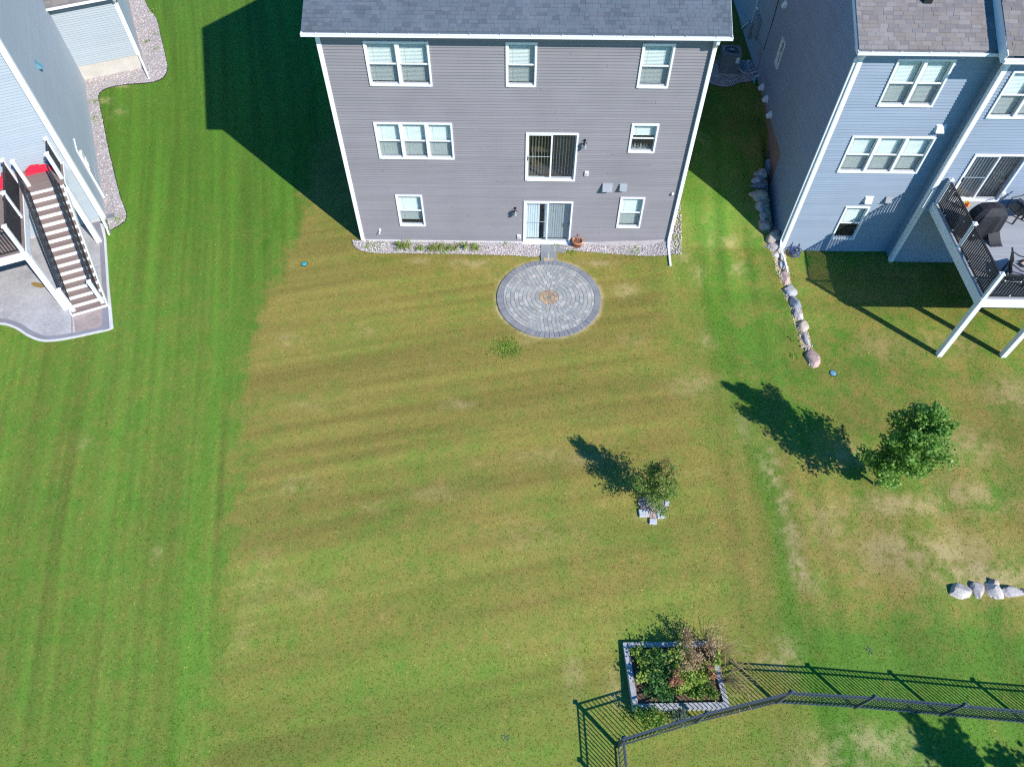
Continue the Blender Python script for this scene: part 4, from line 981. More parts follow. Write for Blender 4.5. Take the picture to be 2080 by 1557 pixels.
def left_deck():
    zd = 2.95; D = thing('deck', 'brown raised deck with white posts behind the pale house', 'deck', LC, LA)
    x1, y0 = -1.75, -4.72
    n = int((-y0) / .142)
    for i in range(n + 1):
        y = -.01 - i * .142
        xr = -.30 if y > -1.36 else x1
        if y - .138 < y0: break
        MB().box(-8.5, xr, y - .138, y, zd - .03, zd).build('deck_board', M['deck_brown'], D)
    MB().box(-8.5, x1 - .0, y0 + .005, y0 + .02, zd - .25, zd - .031).build('deck_joist', M['white_vinyl'], D)
    r = MB(); r.box(-8.5, x1 + .035, y0 - .035, y0, zd - .30, zd - .002); r.box(x1 + .001, x1 + .035, y0, -1.37, zd - .30, zd - .002); r.box(-.29, -.255, -1.40, -.01, zd - .30, zd - .002); r.box(x1 + .0355, -.29, -1.40, -1.365, zd - .30, zd - .185)
    r.build('rim_board', M['white_vinyl'], D)
    for x, y in ((x1 - .06, y0 + .06), (-.36, -1.32), (-5.2, y0 + .06)):
        MB().box(x - .10, x + .10, y - .10, y + .10, .03, zd - .30).build('support_post', M['white_vinyl'], D)
    zt = zd + 1.02
    P = [(-1.84, -4.64), (-1.84, -2.78), (-1.84, -.80)]
    for x, y in P: capped_post(D, x, y, zd, zt + .06)
    capped_post(D, -.36, -1.05, zd, zt + .06); capped_post(D, -.36, -.07, zd, zt + .06); capped_post(D, -1.50, -1.02, zd, zt + .06); capped_post(D, -3.9, -4.64, zd, zt + .06)
    rail = MB()
    for a, b in ((P[0], P[1]), (P[1], P[2]), ((-.36, -1.05), (-.36, -.07)), ((-3.9, -4.64), P[0])):
        pa, pb = Vector((*a, 0)), Vector((*b, 0)); d = (pb - pa).normalized() * .06
        rail.bar(Vector((*a, zt)) + d, Vector((*b, zt)) - d, .055, .04); rail.bar(Vector((*a, zd + .08)) + d, Vector((*b, zd + .08)) - d, .04, .03)
        L = (pb - pa).length; baluster_run(D, pa + d, pb - d, zd + .09, zd + .09, zt - .02, zt - .02, max(3, int(L / .105)), M['dark_metal'], .026)
    rail.build('handrail', M['dark_metal'], D)
left_deck()
def left_stairs():
    zd = 2.95; n = 16; y_top = -1.37; y_bot = -5.2; rise = zd / n; run = (y_top - y_bot) / (n - 1); xa, xb = -1.60, -.38
    S = thing('staircase', 'brown and white deck stairs coming down to the concrete patio', 'stairs', LC, LA)
    for i in range(n):
        y = y_bot + i * run
        z0 = .036 if i == 0 else i * rise
        MB().box(xa + .003, xb - .003, y, y + .02, z0, (i + 1) * rise - .031).build('riser', M['white_vinyl'], S)
        if i < n - 1: MB().box(xa + .002, xb - .002, y - .025, y + run + .001, (i + 1) * rise - .03, (i + 1) * rise).build('tread', M['deck_brown'], S)
    for x in (xa - .04, xb):
        mb = MB(); mb.hexa([(x, y_bot - .02, .036), (x + .04, y_bot - .02, .036), (x + .04, y_top - .005, zd - .36), (x, y_top - .005, zd - .36), (x, y_bot - .02, .20), (x + .04, y_bot - .02, .20), (x + .04, y_top - .005, zd + .0), (x, y_top - .005, zd + .0)])
        mb.build('stringer', M['white_vinyl'], S)
    sl = rise / run
    for x in (xa + .09, xb - .10):
        yb = y_bot + .12; yt = y_top - .02
        capped_post(S, x, yb, rise, rise + 1.10, .12, name='newel_post')
        r = MB(); z0 = rise + .95; z1 = z0 + sl * (yt - yb)
        r.bar((x, yb + .06, z0), (x, yt, z1), .055, .04); r.bar((x, yb + .06, z0 - .80), (x, yt, z1 - .80), .04, .03); r.build('handrail', M['dark_metal'], S)
        baluster_run(S, (x, yb + .1, 0), (x, yt, 0), z0 - .78, z1 - .78, z0 - .02, z1 - .02, 34, M['dark_metal'], .019)
left_stairs()
# cloths and a small box on the deck
def cloth(name, label, cat, c, sx, sy, h, mat, rz=0, seed=1, n=14):
    rs = np.random.default_rng(seed); mb = MB()
    for j in range(n + 1):
        for i in range(n + 1):
            u = i / n - .5; v = j / n - .5; e = max(0, 1 - (2 * abs(u)) ** 4) * max(0, 1 - (2 * abs(v)) ** 4)
            z = h * e * (.35 + .9 * float(vnoise(np.array(u * 5 + seed), np.array(v * 5), seed))) + .004
            k = 1 + .12 * math.sin(9 * u + seed) * math.cos(7 * v)
            mb.v.append((u * sx * k, v * sy * k, z))
    for j in range(n):
        for i in range(n):
            a = j * (n + 1) + i; mb.f.append((a, a + 1, a + n + 2, a + n + 1))
    return tag(mb.build(name, mat, None, c, rz, smooth=False), label, cat)
cloth('red_cloth', 'crumpled red cloth at the top of the deck stairs', 'cloth', lw(-1.05, -.24, 2.95), 1.05, .30, .26, M['red_cloth'], LA, 3)
cloth('red_cloth', 'red cloth bunched on the deck at the left edge of the photo', 'cloth', lw(-2.35, -.55, 2.95), .75, .5, .36, M['red_cloth'], LA + .3, 8)
b = thing('landing_box', 'small blue grey box on the stair landing beside red cloth', 'box', lw(-.62, -.16, 2.95), LA)  # unidentified blue grey patch, drawn as a plain box
MB().box(-.13, .13, -.12, .12, 0, .36).build('body', simple('blue_grey_box', (.10, .20, .30), .5, .3), b); MB().box(-.15, .15, -.14, .14, .36, .40).build('lid', M['grey_metal'], b)
d = thing('drain_basin', 'dark grey square drain basin in gravel by the white corner downspout', 'drain', g(226, 441), LA)
MB().box(-.17, .17, -.15, .15, -.02, .06).build('basin', M['grey_metal'], d); MB().box(-.14, .14, -.12, .12, .061, .075).build('lid', M['ac_metal'], d)

# ------------------------------------------------------------------ raised deck of the blue house and what stands on it
DZ = 3.05; DX0, DY0, DX1, DY1 = 14.90, 15.92, 23.2, RY - .5 - .022
def right_deck():
    D = thing('deck', 'raised grey deck on white posts behind the blue house', 'deck', (DX0, DY0, 0))
    w, d = DX1 - DX0, DY1 - DY0; n = int(d / .142)
    for i in range(n):
        y = .0 + i * d / n; MB().box(.03, w, y + .004, y + d / n, DZ - .03, DZ).build('deck_board', M['deck_grey'], D)
    r = MB(); r.box(0, w, -.035, .0, DZ - .36, DZ - .004); r.box(-.035, -.0005, -.035, d, DZ - .36, DZ - .004); r.build('rim_board', M['white_vinyl'], D)
    j = MB()
    for k in range(14): j.box(.3 + k * .6, .34 + k * .6, .01, d, DZ - .26, DZ - .031)
    j.build('joist', M['weathered_wood'], D)
    for x in (.10, 2.37, 4.64, 6.9):
        MB().box(x - .09, x + .09, .02, .20, T(DX0 + x, DY0) - .1, DZ - .262).build('support_post', M['white_vinyl'], D)
    zt = DZ + 1.0; P = [(.0 + .06, d - .12), (.06, d * .5), (.06, .06), (2.37, .06), (4.64, .06), (6.9, .06)]
    for x, y in P: capped_post(D, x, y, DZ, zt + .06, .11)
    rail = MB()
    for a, b in zip(P, P[1:]):
        pa, pb = Vector((*a, 0)), Vector((*b, 0)); k = (pb - pa).normalized() * .055
        rail.bar(Vector((*a, zt)) + k, Vector((*b, zt)) - k, .06, .04); rail.bar(Vector((*a, DZ + .09)) + k, Vector((*b, DZ + .09)) - k, .045, .04)
        baluster_run(D, pa + k, pb - k, DZ + .11, DZ + .11, zt - .02, zt - .02, int((pb - pa).length / .105), M['dark_metal'], .038)
    rail.build('handrail', M['dark_metal'], D)
    # string lights along the rail
    Lg = thing('string_light', 'white bulb string light wound along the right deck railing', 'string light', (DX0, DY0, zt))
    bm = MB().lathe([(.001, -.03), (.022, -.015), (.026, .005), (.012, .03), (.001, .035)], 8).mesh('bulb', M['bulb'], True)
    path = []
    for a, b in zip(P, P[1:5]):
        for k in range(9):
            t = k / 9; p = Vector((*a, 0)).lerp(Vector((*b, 0)), t)
            path.append(Vector((p.x - .05, p.y - .05, -.06 - .16 * math.sin(math.pi * ((k * 2) % 9) / 9))))
            if k % 2: place('bulb', bm, Lg, path[-1] + Vector((0, 0, -.02)))
            if k % 3 == 0: place('bulb', bm, Lg, Vector((p.x - .045, p.y - .045, -.85)))
    MB().tube(path, .006, 4).build('wire', M['dark_metal'], Lg)
right_deck()
def grill():
    c = at_z(1985, 478, DZ); G = thing('covered_grill', 'barbecue grill under a black cloth cover on the raised deck', 'grill', (c.x - .02, c.y + .12, DZ), .1)
    n = 40; rows = [(.0, .60, .36), (.15, .60, .36), (.5, .58, .35), (.85, .57, .35), (1.0, .50, .33), (1.12, .40, .27), (1.2, .22, .15), (1.22, .02, .02)]
    mb = MB()
    for r, (z, a, b) in enumerate(rows):
        for k in range(n):
            t = 2 * math.pi * k / n; ct, s_ = math.cos(t), math.sin(t)
            sq = lambda v: math.copysign(abs(v) ** .6, v)
            fold = 1 + (.09 * math.sin(t * 9 + r * .45) + .06 * math.sin(t * 17 + 1.3 - r * .3)) * (1.1 - z / 1.35)
            mb.v.append((a * sq(ct) * fold, b * sq(s_) * fold, z + .012 + (.03 * math.sin(t * 5) if r == 0 else 0) * 0))
    for r in range(len(rows) - 1):
        for k in range(n):
            p = r * n + k; q = r * n + (k + 1) % n; mb.f.append((p, q, q + n, p + n))
    mb.build('cover', M['black_cloth'], G)
    f = MB()
    for j in range(5):
        for i in range(7): f.v.append((.12 + i * .07 + .02 * j, -.34 - j * .10, .30 * (1 - j / 4) ** 1.5 + .01 + .02 * (i % 2)))
    for j in range(4):
        for i in range(6): a = j * 7 + i; f.f.append((a, a + 1, a + 8, a + 7))
    f.build('cover_flap', M['black_cloth'], G)
    t = MB(); t.tube([(-.62, -.30, .62), (-.60, -.36, .4), (-.55, -.38, .2)], .012, 5); t.build('tie_strap', M['paper'], G)
grill()
def slat_chair(name, label, c, rz, seat_cushion=True, group=None, sc=1.0):
    C = thing(name, label, 'chair', c, rz, group)
    for sx in (-1, 1):
        for sy in (-1, 1): MB().box(sx * .30 - .022, sx * .30 + .022, sy * .28 - .022, sy * .28 + .022, 0, .40 if sy < 0 else .38).build('leg', M['dark_metal'], C)
    fr = MB(); fr.box(-.32, .32, -.30, -.26, .36, .40); fr.box(-.32, .32, .26, .30, .36, .40); fr.build('seat_frame', M['dark_metal'], C)
    for i in range(8): MB().box(-.31, .31, -.25 + i * .063, -.205 + i * .063, .372, .39).build('seat_slat', M['dark_metal'], C)
    for i in range(9):
        x = -.29 + i * .072; MB().bar((x, .27, .40), (x, .46, .92), .022, .012, (0, -1, .3)).build('back_slat', M['dark_metal'], C)
    tb = MB(); tb.bar((-.33, .46, .93), (.33, .46, .93), .04, .04); tb.build('top_rail', M['dark_metal'], C)
    for sx in (-1, 1):
        MB().tube([(sx * .33, .40, .80), (sx * .36, .1, .66), (sx * .36, -.22, .64), (sx * .33, -.29, .40)], .02, 6).build('armrest', M['dark_metal'], C)
    if seat_cushion: MB().box(-.28, .28, -.27, .24, .392, .48).build('cushion', M['grey_cushion'], C)
    return C
p = at_z(2052, 440, DZ); slat_chair('lounge_chair', 'black slatted metal chair by the house wall on the raised deck', (p.x + .12, p.y - .05, DZ), -1.35, False)
p = at_z(2062, 572, DZ); slat_chair('lounge_chair', 'black metal chair at the front railing of the raised deck', (p.x - .05, p.y + .15, DZ), 1.25, True)
def ottoman():
    p = at_z(2088, 436, DZ); O = thing('ottoman', 'grey cushioned bench at the right edge of the raised deck', 'bench', (p.x + .1, p.y + .05, DZ), .05)
    for sx in (-1, 1):
        for sy in (-1, 1): MB().box(sx * .46 - .025, sx * .46 + .025, sy * .30 - .025, sy * .30 + .025, 0, .34).build('leg', M['dark_metal'], O)
    MB().box(-.5, .5, -.34, .34, .30, .345).build('seat', M['dark_metal'], O); MB().box(-.49, .49, -.33, .33, .346, .46).build('cushion', M['grey_cushion'], O)
ottoman()
def side_table():
    p = at_z(2072, 548, DZ + .45); Tb = thing('side_table', 'low dark table near the deck corner with papers on it', 'table', (p.x + .35, p.y + .22, DZ), .3)
    MB().box(-.38, .38, -.28, .28, .42, .45).build('tabletop', M['dark_metal'], Tb)
    for sx in (-1, 1):
        for sy in (-1, 1): MB().box(sx * .34 - .02, sx * .34 + .02, sy * .24 - .02, sy * .24 + .02, 0, .42).build('leg', M['dark_metal'], Tb)
    b = thing('cardboard_box', 'small open cardboard box on the low deck table', 'box', (p.x + .25, p.y + .20, DZ + .45), .5)
    MB().box(-.15, .15, -.11, .11, 0, .10).build('body', M['card'], b); MB().bar((-.15, -.11, .10), (-.15, .11, .10), .12, .004, (.6, 0, 1)).build('flap', M['card'], b)
    q = thing('paper_stack', 'white papers beside the cardboard box on the deck table', 'papers', (p.x + .52, p.y + .12, DZ + .45), .2)
    MB().box(-.11, .11, -.14, .14, 0, .03).build('sheet', M['paper'], q); MB().box(-.10, .12, -.13, .12, .031, .045).build('sheet', M['paper'], q)
side_table()
def toy():
    p = at_z(1956, 424, DZ); t = thing('flower_pot', 'small red and yellow flowers by the grill on the deck', 'flower pot', (p.x, p.y, DZ))
    MB().lathe([(.001, 0), (.08, 0), (.11, .16), (.09, .16), (.09, .14), (.001, .14)], 12).build('pot', M['terracotta'], t)
    mb = MB()
    for k in range(24):
        a = random.uniform(0, 6.28); r = random.uniform(0, .12); z = random.uniform(.16, .30); x, y = r * math.cos(a), r * math.sin(a)
        mb.hexa([(x - .02, y - .02, z), (x + .02, y - .02, z), (x + .02, y + .02, z + .01), (x - .02, y + .02, z + .01), (x - .015, y - .015, z + .03), (x + .015, y - .015, z + .03), (x + .015, y + .015, z + .03), (x - .015, y + .015, z + .03)])
    mb.build('flowers', M['red_cloth'], t)
    mb = MB(); 
    for k in range(8):
        a = random.uniform(0, 6.28); r = random.uniform(.02, .12); mb.box(r * math.cos(a) - .02, r * math.cos(a) + .02, r * math.sin(a) - .02, r * math.sin(a) + .02, .22, .31)
    mb.build('flowers', simple('yellow_petal', (.65, .48, .05), .6), t)
toy()

# ------------------------------------------------------------------ round paver patio and its path
def patio():
    P = thing('paver_patio', 'round paver patio with charcoal border and warm centre', 'patio', (PC.x, PC.y, 0))
    MB().lathe([(.001, .012), (PR - .02, .012), (PR, -.08)], 64).build('joint_sand', simple('joint_sand', (.13, .12, .11), .95, .1, .2, 8, .2, 60), P)
    def wedge(r0, r1, a0, a1, th, seg=2):
        mb = MB(); gp = .005
        r0 += gp; r1 -= gp; top = []; bot = []
        da0 = gp / max(r1, .05); pts = []
        for k in range(seg + 1): a = a0 + da0 + (a1 - a0 - 2 * da0) * k / seg; pts.append((r1 * math.cos(a), r1 * math.sin(a)))
        for k in range(seg, -1, -1): a = a0 + da0 * r1 / max(r0, .04) * .8 + (a1 - a0 - 1.6 * da0 * r1 / max(r0, .04)) * k / seg; pts.append((r0 * math.cos(a), r0 * math.sin(a)))
        n = len(pts); k = .004
        cx = sum(p[0] for p in pts) / n; cy = sum(p[1] for p in pts) / n
        ins = [(p[0] + (cx - p[0]) * .05, p[1] + (cy - p[1]) * .05) for p in pts]
        mb.v = [(*p, 0.0) for p in pts] + [(*p, th - k) for p in pts] + [(*p, th) for p in ins]
        for i in range(n):
            j = (i + 1) % n; mb.f.append((i, j, n + j, n + i)); mb.f.append((n + i, n + j, 2 * n + j, 2 * n + i))
        mb.f.append(tuple(range(2 * n, 3 * n)))
        return mb
    pieces = []                                        # (area, r0, r1, n, mat)
    rings = [(0.0, .075, 1, 'paver_border'), (.075, .215, 9, 'paver_centre'), (.215, .375, 12, 'paver_centre')]
    r = .375; ws = .158; k = 0
    while r < 1.72:
        r1 = min(r + ws, 1.735); rings.append((r, r1, int(2 * math.pi * (r + r1) / 2 / .150), 'paver')); r = r1; k += 1
        if 1.735 - r < .09: break
    rings[-1] = (rings[-1][0], 1.735, rings[-1][2], 'paver')
    todo = []
    nb = 66
    for i in range(nb): todo.append((1.735, PR, i, nb, 'paver_border', .0))
    for r0, r1, n, m in sorted(rings, key=lambda q: -q[1]):
        off = random.uniform(0, 1)
        if n == 1: continue
        for i in range(n): todo.append((r0, r1, i, n, m, off))
    made = 0; cache = {}; sv = []; sf = []; stn = []
    for r0, r1, i, n, m, off in todo:
        a = 2 * math.pi * (i + off) / n; th = .05; jit = random.uniform(-.007, .007); da = 2 * math.pi / n
        if made < 298 or m == 'paver_centre':
            key = (r0, r1, n)
            if key not in cache: cache[key] = wedge(r0, r1, -da / 2, da / 2, th).mesh('paver', M[m])
            place('paver', cache[key], P, (0, 0, jit), a); made += 1
        else:
            w = wedge(r0, r1, a - da / 2, a + da / 2, th + jit); b = len(sv); sv += w.v; sf += [tuple(b + q for q in f) for f in w.f]; stn += [random.random()] * len(w.v)
    me = bpy.data.meshes.new('pavers'); me.from_pydata(sv, [], sf); me.materials.append(M['paver']); set_attrs(me, dict(tone=np.array(stn))); me.update()
    place('pavers', me, P)['kind'] = 'stuff'
    MB().lathe([(.001, .05), (.07, .05), (.075, .0)], 7).build('paver', M['paver_border'], P)
patio()
def path():
    P = thing('paver_path', 'short grey paver path from the patio door to the round patio', 'path', (0, 0, 0))
    ys = PC.y + PR; x0 = .80
    def slab_(x0, x1, y0, y1, m, z=.055): MB().box(x0, x1, y0, y1, -.03, z).build('paver', M[m], P)
    yt = HY - .13
    slab_(.76, 1.265, yt - .40, yt, 'paver_border'); slab_(1.27, 1.38, yt - .195, yt, 'paver'); slab_(1.27, 1.38, yt - .40, yt - .20, 'paver', .058); slab_(1.385, 1.78, yt - .40, yt, 'paver_border', .052)
    slab_(.76, 1.025, yt - .76, yt - .405, 'paver_border'); slab_(1.03, 1.115, yt - .58, yt - .405, 'paver'); slab_(1.03, 1.115, yt - .76, yt - .585, 'paver', .058); slab_(1.12, 1.40, yt - .76, yt - .405, 'paver_border')
    y = yt - .765
    slab_(.77, .885, y - .17, y, 'paver_border'); slab_(.89, 1.03, y - .17, y, 'paver_centre', .056); slab_(1.035, 1.10, y - .17, y, 'paver'); slab_(1.105, 1.29, y - .17, y, 'paver_centre', .054); slab_(1.295, 1.41, y - .17, y, 'paver_border')
    ye = ys - .012
    if y - .175 > ye: slab_(.80, 1.06, ye, y - .175, 'paver', .05); slab_(1.065, 1.36, ye, y - .175, 'paver', .052)
path()
def pot():
    c = g(1172, 505); t = thing('terracotta_pot', 'terracotta pot with dry stalk on gravel right of the patio door', 'flower pot', (c.x, c.y + .12, c.z + .01))
    MB().lathe([(.001, 0), (.13, 0), (.185, .25), (.215, .25), (.225, .34), (.19, .345), (.185, .27), (.001, .26)], 24).build('pot', M['terracotta'], t, smooth=True)
    MB().lathe([(.183, .268), (.10, .285), (.001, .28)], 16).build('soil', M['dark_soil'], t)
    s = MB(); s.tube([(0, .08, .28), (.02, .13, .42), (.01, .12, .56)], .012, 5); s.tube([(.02, .12, .4), (.09, .15, .5)], .008, 5); s.tube([(0, .1, .35), (-.06, .1, .46)], .008, 5); s.build('dry_stalk', M['terracotta'], t)
pot()

# ------------------------------------------------------------------ boulders
def rock_mesh(name, r, mat, seed, flat=.7, chisel=12):
    rs = np.random.default_rng(seed); mb = MB(); n, m = 16, 10
    pl = rs.normal(size=(chisel, 3)); pl[:, 2] = np.abs(pl[:, 2]) * .8; pl /= np.linalg.norm(pl, axis=1)[:, None]; dl = rs.uniform(.56, .88, chisel)
    sd = rs.uniform(0, 99)
    for j in range(m + 1):
        th = math.pi * j / m
        for i in range(n):
            a = 2 * math.pi * i / n; v = np.array([math.sin(th) * math.cos(a), math.sin(th) * math.sin(a), math.cos(th)])
            k = 1.08 + .45 * (float(vnoise(np.array(v[0] * 2 + sd), np.array(v[1] * 2 + v[2] * 1.7 + sd), seed)) - .5) + .16 * (float(vnoise(np.array(v[0] * 5 + sd), np.array(v[1] * 5 + v[2] * 4), seed + 5)) - .5)
            for p, d in zip(pl, dl):
                c = v @ p
                if c * k > d: k = d / c
            v = v * k; mb.v.append((v[0] * r[0], v[1] * r[1], v[2] * r[2]))
    for j in range(m):
        for i in range(n):
            a = j * n + i; b = j * n + (i + 1) % n; mb.f.append((a, a + n, b + n, b))
    return mb.mesh(name, mat, False)
ROCKC = dict(white=(.50, .455, .425), grey=(.36, .36, .38), slate=(.16, .18, .20), pink=(.45, .33, .29), tan=(.44, .37, .30), red=(.48, .34, .29), pale=(.41, .37, .36), blue=(.27, .285, .32))
ROCKM = {k: simple('rock_' + k, v, .85, .2, .28, 3.0, .25, 16, bump=.6, coord='Object') for k, v in ROCKC.items()}
def boulder(px, py, w, h, col, label, i, group, lift=0.0, rz=0.0, k=1.0):
    c = g(px, py + h * .15); s = (Vector((0, 0, CAM_H)) - c).length / F_PX
    rx = w * s / 2 * 1.2 * k; ry = h * s / 2 * 1.42 * k; rz_ = max(.10, min(rx, ry) * .72)
    o = place('boulder', rock_mesh('boulder', (rx, ry, rz_), ROCKM[col], 100 + i), None, (c.x, c.y, c.z + rz_ * .10 + lift), rz)
    tag(o, label, 'boulder', group)
G1 = 'boulders in the row beside the blue house'
for i, (px, py, w, h, col, lab, lift) in enumerate([
    (1569, 322, 13, 20, 'white', 'small whitish boulder at the top end of the boulder row', 0.0),
    (1557, 335, 21, 18, 'grey', 'light grey boulder beside a dark one near the top of the row', .05),
    (1567, 342, 18, 22, 'blue', 'dark blue grey boulder against the blue house side wall', 0.0),
    (1547, 353, 23, 16, 'pale', 'rounded pale boulder third from the top of the row', .05),
    (1539, 366, 21, 15, 'grey', 'grey boulder just above the flat slate one in the shade', .05),
    (1553, 370, 11, 14, 'pink', 'little pinkish stone tucked beside the trench in the row', -.02),
    (1543, 379, 33, 11, 'slate', 'long flat dark slate boulder lying across the row', .12),
    (1544, 394, 30, 25, 'tan', 'large speckled tan boulder below the flat slate', .02),
    (1544, 415, 21, 20, 'pale', 'pinkish grey boulder in shade below the speckled tan one', .02),
    (1549, 433, 15, 21, 'pale', 'narrow pale grey boulder just inside the shadow edge', .02),
    (1552, 452, 20, 26, 'pink', 'pink boulder half in sun where the shadow edge meets the row', .02),
    (1576, 467, 18, 20, 'pink', 'small pink boulder in the trench next to the white corner', 0.0),
    (1569, 483, 29, 22, 'tan', 'flat topped tan grey boulder left of the house corner', .12),
    (1573, 499, 34, 19, 'pale', 'broad tan boulder below the house corner downspout', .05),
    (1577, 516, 28, 12, 'white', 'thin whitish boulder left of the downspout end', .0),
    (1587, 534, 17, 19, 'grey', 'small grey white boulder beside the downspout end', .0),
    (1594, 560, 21, 32, 'pink', 'tall pink tan boulder below the downspout end', .0),
    (1604, 588, 26, 24, 'grey', 'speckled mid grey boulder above the dark blue grey one', .0),
    (1613, 613, 24, 26, 'blue', 'dark blue grey boulder above the bright white one', .0),
    (1620, 636, 22, 21, 'white', 'bright white angular boulder in the lower row', .0),
    (1631, 658, 19, 25, 'tan', 'pinkish tan boulder directly under the white one', .0),
    (1637, 684, 10, 30, 'pale', 'thin long pale boulder set on edge near the end of the row', .0),
    (1653, 727, 26, 31, 'red', 'reddish boulder ending the row in the open lawn', .03)]):
    boulder(px, py, w, h, col, lab, i, G1, lift)
G2_ = 'pale boulders at the right edge of the lawn'
for i, (px, py, w, h, col, lab) in enumerate([(1948, 1196, 42, 26, 'white', 'white wedge shaped boulder, leftmost of the right edge group'), (1984, 1193, 27, 27, 'pale', 'round grey white boulder second in the right edge group'),
    (2020, 1195, 32, 26, 'white', 'chunky white boulder third in the right edge group'), (2057, 1198, 40, 19, 'pale', 'long low pale boulder fourth in the right edge group'), (2082, 1201, 22, 14, 'white', 'last pale boulder cut by the right edge of the photo')]):
    boulder(px, py, w, h, col, lab, 40 + i, G2_, k=.86)
boulder(2018, 1182, 14, 10, 'tan', 'small tan stone resting behind the third boulder at right', 50, G2_, .05)

# ------------------------------------------------------------------ black metal fence
def fence():
    F = thing('fence', 'black metal picket fence crossing the bottom right of the lawn', 'fence')
    P = [g(1267, 1640), g(1255, 1516), g(1414.5, 1467), g(1577, 1427), g(1737, 1436.5), g(1910, 1452), g(2083, 1468), g(2260, 1483)]
    h = 1.20
    for i, p in enumerate(P): capped_post(F, p.x, p.y, p.z - .05, p.z + h + .05, .065, 'fence_metal')
    rm = MB(); pk = MB().box(-.009, .009, -.009, .009, 0, h - .07).mesh('picket', M['fence_metal'])
    for a, b in zip(P, P[1:]):
        d = b - a; L = math.hypot(d.x, d.y); rz = math.atan2(d.y, d.x)
        for z in (.09, h - .18, h): MB().bar(a + Vector((0, 0, z)) + d.normalized() * .033, b + Vector((0, 0, z)) - d.normalized() * .033, .032, .032).build('rail', M['fence_metal'], F)
        n = int(L / .105)
        for k in range(n):
            q = a.lerp(b, (k + .5) / n); place('picket', pk, F, (q.x, q.y, q.z + .05), rz)
fence()

# ------------------------------------------------------------------ foliage
def leaves_mesh(name, pts, size, mat, tone, up=.5, seed=0, fold=.25):
    """each leaf: two folded quads-as-triangles, real size, random attitude"""
    rs = np.random.default_rng(seed); n = len(pts)
    d = rs.normal(size=(n, 3)); d[:, 2] = np.abs(d[:, 2]) * .2 + rs.normal(size=n) * .35; d /= np.linalg.norm(d, axis=1)[:, None]
    nn = rs.normal(size=(n, 3)); nn[:, 2] += up * 3; nn -= d * (nn * d).sum(1)[:, None]; nn /= np.linalg.norm(nn, axis=1)[:, None]
    s = np.cross(nn, d); L = (size * rs.uniform(.6, 1.25, n))[:, None]; w = L * .42
    base = pts - d * L * .5; tip = pts + d * L * .5; mid = pts
    v = np.stack([base, mid + s * w - nn * L * fold * .4, tip - nn * L * .15, mid - s * w - nn * L * fold * .4, mid + nn * L * .02], 1).reshape(-1, 3)
    f = np.array([(0, 1, 4), (1, 2, 4), (2, 3, 4), (3, 0, 4)])[None] + 5 * np.arange(n)[:, None, None]
    me = np_mesh(name, v, f.reshape(-1, 3)); set_attrs(me, dict(tone=np.repeat(np.clip(tone, 0, 1), 5))); me.materials.append(mat); return me
M['maple'] = leaf_mat('maple_leaf', [(.06, .14, .022), (.13, .28, .04), (.22, .40, .07), (.36, .50, .12)], .42)
M['maple_red'] = leaf_mat('young_tree_leaf', [(.08, .17, .035), (.15, .27, .05), (.24, .33, .085), (.40, .28, .09), (.54, .23, .08)], .42)
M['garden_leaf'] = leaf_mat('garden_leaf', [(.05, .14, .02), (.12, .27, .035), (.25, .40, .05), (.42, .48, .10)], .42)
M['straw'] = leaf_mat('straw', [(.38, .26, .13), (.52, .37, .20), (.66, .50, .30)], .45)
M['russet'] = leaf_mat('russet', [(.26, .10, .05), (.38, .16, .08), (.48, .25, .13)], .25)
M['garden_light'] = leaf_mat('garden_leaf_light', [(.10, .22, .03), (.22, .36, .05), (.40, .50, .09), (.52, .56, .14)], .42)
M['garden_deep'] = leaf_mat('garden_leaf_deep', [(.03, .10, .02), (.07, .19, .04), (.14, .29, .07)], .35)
M['sage'] = leaf_mat('sage_leaf', [(.08, .13, .08), (.15, .21, .13), (.25, .30, .19)], .25)

